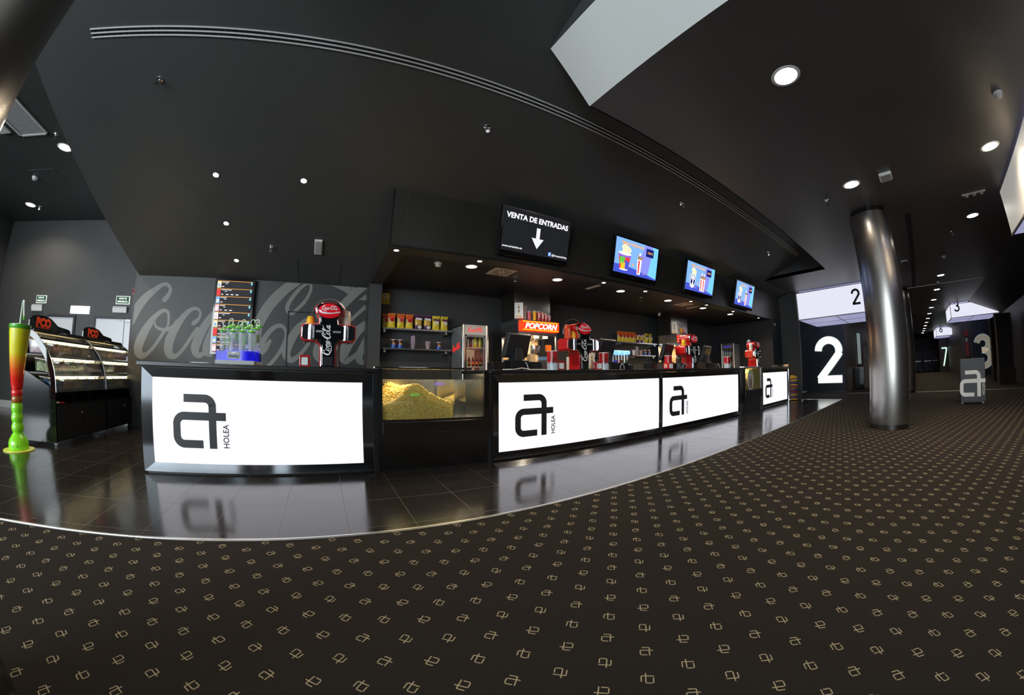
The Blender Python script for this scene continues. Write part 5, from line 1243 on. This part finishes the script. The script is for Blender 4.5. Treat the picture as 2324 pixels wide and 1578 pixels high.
# ------------------------------------------------------------------ things fixed to the ceilings
def sprinkler(x, y, z, label, rx=0):
    t = thing('sprinkler', label, 'sprinkler', (x, y, z), 0, 'chrome sprinklers', rotx=rx)
    m = MB(); m.sm = True; m.lathe([(.045, 0), (.04, -.012), (.016, -.014), (.014, -.05)], n=16); part('rose', m, 'chrome', t, smooth=50)
    m = MB(); m.box(-.016, -.012, -.004, .004, -.085, -.045); m.box(.012, .016, -.004, .004, -.085, -.045); m.cyl((0, 0, -.085), (0, 0, -.088), .026, 14); part('deflector', m, 'chrome', t)
for x, y, lab in ((-2.273, 3.287, 'chrome sprinkler in the sloping ceiling below the left end of the slot vent'), (1.542, 3.263, 'chrome sprinkler in the sloping ceiling right of the fascia corner'), (5.349, 3.215, 'chrome sprinkler in the sloping ceiling above the menu screens'), (9.433, 3.194, 'chrome sprinkler in the sloping ceiling near the far end of the slot vent'), (-1.068, 6.006, 'small sprinkler in the sloping ceiling left of the white emergency light')):
    sprinkler(x, y, zs(y), lab, SLA)
for x, y, z, lab in ((-4.779, 4.723, 4.34, 'sprinkler in the aisle ceiling by the air grille'), (-7.15, 7.35, 4.34, 'sprinkler in the aisle ceiling beside the far downlight'), (6.531, .949, HZ, 'sprinkler in the hall ceiling left of the big column'), (10.118, -1.354, HZ, 'sprinkler in the hall ceiling under the lower right downlight'), (3.05, 5.25, 2.80, 'sprinkler in the kiosk ceiling by the square diffuser'), (6.35, 5.2, 2.80, 'sprinkler in the kiosk ceiling between the second and third downlights'), (14.9, 3.3, HZ, 'tiny sprinkler in front of the lit box numbered two')):
    sprinkler(x, y, z, lab)
def smoke(x, y, z, label):
    t = thing('smoke_detector', label, 'smoke detector', (x, y, z), 0, 'white smoke detectors')
    m = MB(); m.sm = True; m.lathe([(.06, 0), (.06, -.02), (.05, -.03)], n=24); part('base', m, 'white_plastic', t, smooth=40)
    m = MB(); m.sm = True; m.lathe([(.042, -.03), (.045, -.055), (.03, -.065)], n=24); h = part('sensor_head', m, 'white_plastic', t, smooth=40)
    m = MB()
    for k in range(8): a = k*PI/4; m.cyl((.046*math.cos(a), .046*math.sin(a), -.042), (.0455*math.cos(a)*.98, .0455*math.sin(a)*.98, -.043), .007, 6)
    part('sensor_slot', m, 'black', h)
smoke(-6.234, 6.029, 4.34, 'white smoke detector in the aisle ceiling between the two downlights')
smoke(4.96, -1.732, HZ, 'white smoke detector high on the right of the hall ceiling'); smoke(1.593, 5.077, 2.80, 'white smoke detector in the kiosk ceiling left of the first big downlight')
smoke(12.4, -1.28, HZ, 'white detector in the hall ceiling, farther along the right hand line'); smoke(16.3, -1.3, HZ, 'small white detector just before the ceiling joint strip')
# white emergency light in the sloping ceiling
t = thing('emergency_light', 'white rectangular emergency light set lengthwise in the sloping ceiling', 'lamp', (-.263, 5.91, zs(5.91)), 0, rotx=SLA); m = MB(); m.box(-.065, .065, -.19, .19, -.03, 0); part('housing', m, 'white_plastic', t, bevel=.006); m = MB(); m.box(-.05, .05, -.17, .17, -.036, -.03); part('diffuser', m, 'grey_plastic', t)
m = MB(); 
for xx in (-.62, .17): m.box(xx-.004, xx+.004, 6.3, 7.0, 0, .003)
for f in m.bm.verts: f.co.z = zs(f.co.y)-.002+(f.co.z)
o = struct('trim_6', m, 'black')
# ceiling loudspeaker
t = thing('ceiling_speaker', 'square grey loudspeaker on the hall ceiling above the column', 'loudspeaker', (6.253, -.105, HZ)); m = MB(); m.box(-.14, .14, -.10, .10, -.05, 0); part('frame', m, 'white_plastic', t, bevel=.02); m = MB(); m.box(-.12, .12, -.08, .08, -.054, -.05); part('grille', m, 'grey_plastic', t)
t = thing('ceiling_speaker', 'small grey loudspeaker on the hall ceiling right of the column', 'loudspeaker', (12.1, -.12, HZ)); m = MB(); m.box(-.12, .12, -.10, .10, -.05, 0); part('frame', m, 'grey_plastic', t, bevel=.02); m = MB(); m.box(-.10, .10, -.08, .08, -.054, -.05); part('grille', m, 'charcoal', t)
# long slot vents
def slot_vent(x0, x1, y0, y1, zf, label, mt, n=2, dens=.075):
    t = thing('slot_vent', label, 'vent', ((x0+x1)/2, (y0+y1)/2, zf((y0+y1)/2)), 0, rotx=SLA if zf is zs else 0)
    L = (x1-x0)/2; w = (y1-y0)/2/(math.cos(SLA) if zf is zs else 1); a = w*.25; s = (2*w-3*a)/2
    m = MB(); m.box(-L, L, -w, w, -.004, .0); part('dark_slot', m, 'vent_slot', t)
    for k in range(3):
        m = MB(); m.box(-L, L, -w+k*(a+s), -w+k*(a+s)+a, -.014, -.002); part('rail', m, mt, t)
    m = MB(); xx = -L+.05
    while xx < L:
        m.box(xx, xx+.004, -w, w, -.008, -.004); xx += dens
    part('slot_bridges', m, 'charcoal', t)
slot_vent(-3.01, 10.84, 2.700, 2.800, zs, 'very long white double slot vent crossing the sloping ceiling', 'vent_white')
slot_vent(8.2, 16.6, -.41, -.30, lambda y: HZ, 'long dark double slot vent running down the hall ceiling', 'charcoal', dens=.2)
# return air grille
t = thing('air_grille', 'large white framed air grille in the aisle ceiling beside the near dark column', 'vent', (-5.2, 4.03, 4.34)); w, l = .28, .66
m = MB(); m.box(-w-.02, w+.02, -l, -l+.035, -.02, 0); m.box(-w-.02, w+.02, l-.035, l, -.02, 0); m.box(-w-.02, -w+.02, -l, l, -.02, 0); m.box(w-.02, w+.02, -l, l, -.02, 0); part('frame', m, 'white_plastic', t)
m = MB()
for k in range(44): m.box(-w+.02, w-.02, -l+.04+k*.029, -l+.052+k*.029, -.012, -.004)
part('louvres', m, 'grey_plastic', t)
m = MB(); m.box(-w+.02, w-.02, -l+.04, l-.04, -.004, -.001); part('dark_backing', m, 'charcoal', t)
m = MB(); m.box(-6.2, -5.55, 5.75, 6.4, 4.334, 4.34); o = m.done('access_panel', 'ceil_paint', None, bevel=.002); tag(o, 'faint square access panel painted into the aisle ceiling', 'panel')
t = thing('swirl_diffuser', 'white triangular looking air outlet behind the near dark column', 'vent', (-5.72, 4.4, 4.34)); m = MB(); m.box(-.12, .12, -.16, .16, -.03, 0); part('plate', m, 'white_plastic', t, bevel=.03)
def diffuser(x, y, z, label, s=.20):
    t = thing('swirl_diffuser', label, 'vent', (x, y, z), 0, 'square swirl air outlets'); m = MB(); m.box(-s, s, -s, s, -.012, 0); part('plate', m, 'cream', t, bevel=.004)
    m = MB()
    for k in range(12):
        a = 2*PI*k/12; c, sn = math.cos(a), math.sin(a); r0, r1, w = s*.38, s*.88, s*.055
        P = [(r0*c-w*sn, r0*sn+w*c), (r0*c+w*sn, r0*sn-w*c), (r1*c+w*sn, r1*sn-w*c), (r1*c-w*sn, r1*sn+w*c)]; m.prism(P, lambda u, v, d: (u, v, -.0125-d), 0, .001)
    part('swirl_slot', m, 'black', t)
diffuser(2.71, 5.10, 2.80, 'square pale swirl outlet in the kiosk ceiling between the first two downlights'); diffuser(7.93, 5.06, 2.80, 'square pale swirl outlet in the kiosk ceiling before the second popcorn hood')
for x, y, lab in ((4.76, 5.1, 'narrow pale strip in the kiosk ceiling left of the third downlight'), (8.50, 5.15, 'narrow pale strip beside the second swirl outlet')):
    m = MB(); m.hexa([(x-.04, y-.2, 2.79), (x+.04, y-.2, 2.79), (x+.04, y+.2, 2.79), (x-.04, y+.2, 2.79), (x-.04, y-.2, 2.80), (x+.04, y-.2, 2.80), (x+.04, y+.2, 2.80), (x-.04, y+.2, 2.80)]); tag(m.done('ceiling_strip', 'cream', None), lab, 'strip', 'narrow strips in the kiosk ceiling')
t = thing('security_camera', 'small white camera on the kiosk ceiling above the crisp shelf', 'camera', (8.5, 6.3, 2.80)); m = MB(); m.cyl((0, 0, 0), (0, 0, -.04), .04, 14); part('mount', m, 'white_plastic', t); m = MB(); m.cyl((.06, .03, -.05), (-.12, -.06, -.075), .028, 14); part('camera_body', m, 'white_plastic', t)
t = thing('wall_box', 'small pale box high on the far kiosk jamb', 'box', (13.1, 4.49, 2.62)); m = MB(); m.box(-.05, .05, -.01, 0, -.04, .04); part('cover', m, 'white_plastic', t)
emat('halo', (.16, .22, .22), 1.0)
emat('digit_white', (.90, .94, .90), 1.35)
mat('digit_metal', (.55, .50, .44), .15, 1.0, emit=(.5, .45, .36), es=.30, noise=.5, nscale=3)
emat('digit_edge', (.55, .75, .65), 1.2)
emat('box_top', (.5, .5, 1.0), 2.2)
mat('box_soft', (.62, .60, .55), .4, emit=(.8, .78, .72), es=.30)
mat('emblem_white', (.62, .63, .62), .5, emit=(.6, .62, .6), es=.12)
mat('b_yel', (.72, .40, .01), .4); mat('b_blu', (.03, .05, .28), .4); mat('b_red2', (.45, .02, .02), .4)
mat('poster_pale', (.35, .42, .42), .3, emit=(.4, .5, .48), es=.3, noise=.5, nscale=4)
mat('brown_board', (.12, .10, .06), .6, noise=.5, nscale=20)
mat('standee_base', (.05, .045, .042), .3, noise=.6, nscale=9); mat('standee_print', (.035, .03, .034), .2, noise=.7, nscale=3, coat=.4); mat('standee_edge', (.24, .21, .17), .3, .6)
# ------------------------------------------------------------------ number glyphs (unit height 1, origin at bottom left)
def arcp(cx, cy, rx, ry, a0, a1, n=14): return [(cx+rx*math.cos(R(a0+(a1-a0)*k/n)), cy+ry*math.sin(R(a0+(a1-a0)*k/n))) for k in range(n+1)]
DIG = {'2': [arcp(.27, .70, .225, .235, 180, -28)+[(.06, .06)], [(.02, .055), (.55, .055)]],
       '3': [arcp(.24, .735, .185, .205, 170, -90)+[(.20, .53)], [(.2, .53)]+arcp(.24, .29, .225, .24, 90, -165)],
       '6': [arcp(.27, .29, .22, .235, 0, 360, 24), [(.42, .95), (.07, .40)]],
       '7': [[(.02, .95), (.50, .95)], [(.50, .95), (.16, 0)]]}
def digit(mb, ch, fn, h, wpen, d0, d1, sx=1.0):
    for st in DIG[ch]: mb.ribbon([(x*h*sx, y*h, wpen) for x, y in st], fn, d0, d1, sub=3, caps=False)
    return mb
def big_number(ch, x, yl, z, h, m_face, label, pen, sx=1.0, fn=None):
    # stands off the wall plane at x, facing -X; yl is the left hand (larger y) edge
    t = thing('lit_number', label, 'number sign', (x, yl, z), group='big wall numbers')
    f = fn or (lambda u, v, d: (-.04-d, -u, v))
    m = MB(); digit(m, ch, f, h, pen*1.16, .0, -.038, sx); part('halo_back', m, 'halo', t, recalc=False)
    m = MB(); digit(m, ch, f, h, pen, .03, .0, sx); part('face', m, m_face, t, recalc=False)
    return t
big_number('2', 17.0, 3.95, .47, 1.82, 'digit_white', 'giant white glowing number 2 on the dark wall behind the column', .29, 1.10)
t = big_number('3', 27.0, -3.90, .55, 1.74, 'digit_metal', 'giant mottled metal number 3 behind the black emblem stand', .30, 1.10)
t = big_number('6', 44.0, -3.92, .48, 1.85, 'digit_metal', 'mottled metal number 6 far down the hall, left of the 3', .28, 1.15)
big_number('7', 45.0, -3.10, .55, 1.75, 'digit_edge', 'thin glowing number 7 far down the hall, left of the 6', .13, .62)
m = MB(); m.box(45.0, 45.1, -3.8, -2.9, 0, 3.77); struct('wall_screen_seven', m, 'brown_wall')

def light_box(x0, x1, ya, yb, z0, ch, label, glow='box_glow', dig=True, dy=.5):
    """lit box under the ceiling; front face at x0, from ya (left, larger y) to yb"""
    t = thing('light_box', label, 'light box', (x0, ya, z0), group='lit screen number boxes'); W = ya-yb; H = HZ-z0-.06; D = x1-x0
    m = MB(); m.box(.0, .02, -W, 0, 0.03, H); part('front_panel', m, glow, t)
    m = MB(); m.box(.02, D, -W, -W+.02, .03, H); m.box(.02, D, -.02, 0, .03, H); part('side_panel', m, glow, t)
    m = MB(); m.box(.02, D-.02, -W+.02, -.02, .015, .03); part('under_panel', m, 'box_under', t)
    m = MB()
    for q in (0, H): m.box(-.012, .02, -W-.01, .01, q, q+.035)
    m.box(-.012, .02, -W-.01, -W+.02, 0, H); m.box(-.012, .02, -.02, .01, 0, H); m.box(0, D, -W-.01, -W+.02, 0, .03); m.box(0, D, -.02, .01, 0, .03); part('edge_frame', m, 'alu', t)
    m = MB(); n = max(2, int(D/1.2))
    for k in range(1, n): m.box(D*k/n-.012, D*k/n+.012, -W+.02, -.02, .008, .016)
    m.box(.05, D-.02, -W*.48-.012, -W*.48+.012, .008, .016); part('panel_joint', m, 'black', t)
    m = MB(); m.box(.1, D-.1, -W+.1, -.1, H+.04, H+.06); part('top_tube', m, 'box_top', t)
    if dig:
        m = MB(); digit(m, ch, lambda u, v, d: (-.002-d, -u, v), .52, .075, .003, 0, 1.0); q = part('number', m, 'black_logo', t, recalc=False); q.location = (0, -dy, .30)
    return t
light_box(13.95, 17.0, 3.83, .95, 2.75, '2', 'large lit white box with a black 2, partly hidden by the column', dy=2.02)
light_box(23.3, 26.2, -2.27, -4.78, 3.05, '3', 'lit white box with a black 3 hanging before the number 3 wall', dy=.22)
light_box(39.0, 43.0, -2.35, -5.0, 3.05, '6', 'smaller looking lit white box with a black 6 far down the hall', dy=.3)
light_box(33.0, 36.0, 2.7, 1.75, 3.0, '5', 'lit box glimpsed left of the column, beyond the number 2 wall', dig=False)
t = light_box(3.5, 8.07, -2.13, -3.6, 2.95, '1', 'cut off white light box at the right edge of the picture under the hall ceiling', 'box_soft', dig=False)
for p in kids(t):
    if p.data and p.data.materials and p.data.materials[0].name == 'box_soft': pass

# ------------------------------------------------------------------ emblem stand on castors
t = thing('emblem_stand', 'black freestanding board with a white emblem and lettering, on castors', 'sign stand', (11.72, -1.28, 0), 0)
W = .64
m = MB(); m.box(0, .32, -W, 0, .07, 1.08); part('board', m, 'charcoal', t, bevel=.004)
m = MB(); emblem(m, lambda u, v, d: (-.001-d, -.31-u, .49+v), .62, .004, 0, .15); part('emblem', m, 'emblem_white', t, recalc=False)
text('lettering', 'HOLEA', 'emblem_white', t, .11, (-.004, -.635, .345), width=.28, rot=(0, -PI/2, 0)) if False else None
q = text('lettering', 'HOLEA', 'emblem_white', t, .10, (-.004, -.625, .34), width=.27)
q.matrix_local = Matrix.Translation((-.004, -.625, .35)) @ Matrix(((0, 0, -1, 0), (0, 1, 0, 0), (1, 0, 0, 0), (0, 0, 0, 1))).to_4x4()
m = MB(); m.box(.02, .30, -W+.03, -.03, .045, .07); part('under_frame', m, 'black', t)
for cx in (.05, .27):
    for cy in (-.05, -W+.05):
        m = MB(); m.cyl((cx, cy-.015, .028), (cx, cy+.015, .028), .028, 14); m.box(cx-.01, cx+.01, cy-.02, cy+.02, .03, .06); part('castor', m, 'grey_plastic', t)

# ------------------------------------------------------------------ booster cushions at the far counter end
k0 = 0
for k in range(9):
    mm = ('b_yel', 'b_blu', 'b_yel', 'b_red2', 'b_blu', 'b_red2', 'b_yel', 'b_blu', 'b_yel')[k]; cn = {'b_yel': 'yellow', 'b_blu': 'blue', 'b_red2': 'red'}[mm]
    t = thing('booster_seat', '%s booster seat, %s from the floor in the stack by the steel post' % (cn, ('first', 'second', 'third', 'fourth', 'fifth', 'sixth', 'seventh', 'eighth', 'topmost')[k]), 'booster seat', (13.32, 4.02, .02+.08*k), R(20), 'stacked booster seats')
    m = MB(); m.prism(rrect(-.19, .19, -.19, .19, .06), lambda u, v, d: (u, v, d), 0, .045); part('seat_shell', m, mm, t, bevel=.015)
    m = MB(); m.prism(rrect(-.12, .12, -.12, .12, .05), lambda u, v, d: (u, v, d), .045, .078); part('raised_pad', m, ('b_red2', 'b_yel', 'b_blu')[k % 3], t, bevel=.012)
m = MB(); m.sm = True; m.lathe([(.19, 0), (.17, .05), (.09, .10), (.0, .11)], n=20); q = m.done('seat_cap', 'b_yel', None, smooth=50, loc=(13.32, 4.02, .745)); tag(q, 'rounded yellow cushion on top of the booster seat stack', 'cushion')
# ------------------------------------------------------------------ hall furniture
t = thing('waste_bin', 'tall dark waste bin beside the wall with the number 2', 'bin', (19.6, 2.42, 0)); m = MB(); m.box(-.2, .2, -.2, .2, 0, .95); part('bin_body', m, 'black_gloss', t); m = MB(); m.box(-.21, .21, -.21, .21, .95, 1.0); part('bin_top', m, 'steel_dark', t)
t = thing('poster_case', 'narrow lit poster case on the left hall wall beyond the number 2', 'poster', (21.5, 2.70, 1.1)); m = MB(); m.box(-.4, .4, -.08, 0, 0, 1.6); part('case_frame', m, 'black', t); m = MB(); m.box(-.41, -.40, -.075, -.01, .05, 1.55); m.box(-.36, .36, -.085, -.08, .05, 1.55); part('poster', m, 'poster_pale', t)
t = thing('hall_board', 'brown upright board standing left of the column in the hall', 'board', (20.6, 2.2, 0)); m = MB(); m.box(-.05, .05, -.13, .13, 0, 1.9); part('panel', m, 'brown_board', t); m = MB(); m.box(-.2, .2, -.15, .15, 0, .03); part('foot', m, 'black', t)
# film standees by the right wall
def standee(x, y, w, h, label, rz):
    t = thing('film_standee', label, 'standee', (x, y, 0), rz, 'tall dark film standees'); m = MB(); m.box(-.12, .12, -w/2, w/2, 0, .62); part('box_base', m, 'standee_base', t)
    m = MB(); m.box(-.05, .05, -w/2+.03, w/2-.03, .62, h); part('print_board', m, 'standee_print', t)
    m = MB(); m.box(-.06, .06, w/2-.03, w/2, .3, h); m.box(-.06, .06, -w/2, -w/2+.03, .3, h); part('edge_strip', m, 'standee_edge', t)
standee(22.4, -4.36, .75, 2.75, 'tall dark film standee leaning before the number 3 wall', R(20)); standee(19.6, -4.12, .8, 2.72, 'nearer tall dark film standee against the right hall wall', R(20))
t = thing('hose_cabinet', 'small red and white fire point on the brown wall left of the number 3', 'fire point', (27.0, -3.42, 1.2))
m = MB(); m.box(-.12, 0, -.10, .10, 1.1, 1.4); part('red_sign', m, 'red_deep', t); m = MB(); m.box(-.15, 0, -.09, .09, 0, .75); part('extinguisher', m, 'red_deep', t); m = MB(); m.box(-.14, .02, -.05, .05, .8, 1.0); part('pale_plate', m, 'grey_plastic', t)
m = MB(); m.box(27.0, 27.1, -3.75, -3.1, 0, HZ); struct('wall_hall_pier', m, 'brown_wall')

# ------------------------------------------------------------------ light from the place
W_ = bpy.data.worlds.new('world'); SC.world = W_; W_.use_nodes = True
bg = W_.node_tree.nodes['Background']; bg.inputs[0].default_value = (.80, .92, 1.0, 1); bg.inputs[1].default_value = 1.6
# closing surfaces behind the camera: unseen wall segments, gaps set to control the daylight
m = MB(); m.box(9, 60, -6.3, -6.2, 0, 7.2); m.box(-1.5, 3.5, -6.3, -6.2, 0, 7.2); struct('wall_front', m, 'dark_paint')
m = MB(); m.box(-14, 60, -6.3, 8.6, 7.2, 7.3); struct('roof_slab', m, 'dark_paint')
m = MB(); m.box(60, 60.2, -7, 6, 0, 4); struct('wall_hall_end', m, 'dark_paint')
def area(name, loc, rot, sx, sy, e, col):
    L = bpy.data.lights.new(name, 'AREA'); L.shape = 'RECTANGLE'; L.size = sx; L.size_y = sy; L.energy = e; L.color = col
    o = bpy.data.objects.new(name, L); COL.objects.link(o); o.location = loc; o.rotation_euler = rot; return o
area('daylight_entrance', (-9.5, -5.6, 2.6), (R(90), 0, R(-25)), 7, 4, 900, (.86, .95, 1.0))
SC.view_settings.view_transform = 'Standard'; SC.view_settings.look = 'None'; SC.view_settings.exposure = 0.22; SC.view_settings.gamma = 1.0; SC.view_settings.use_curve_mapping = False
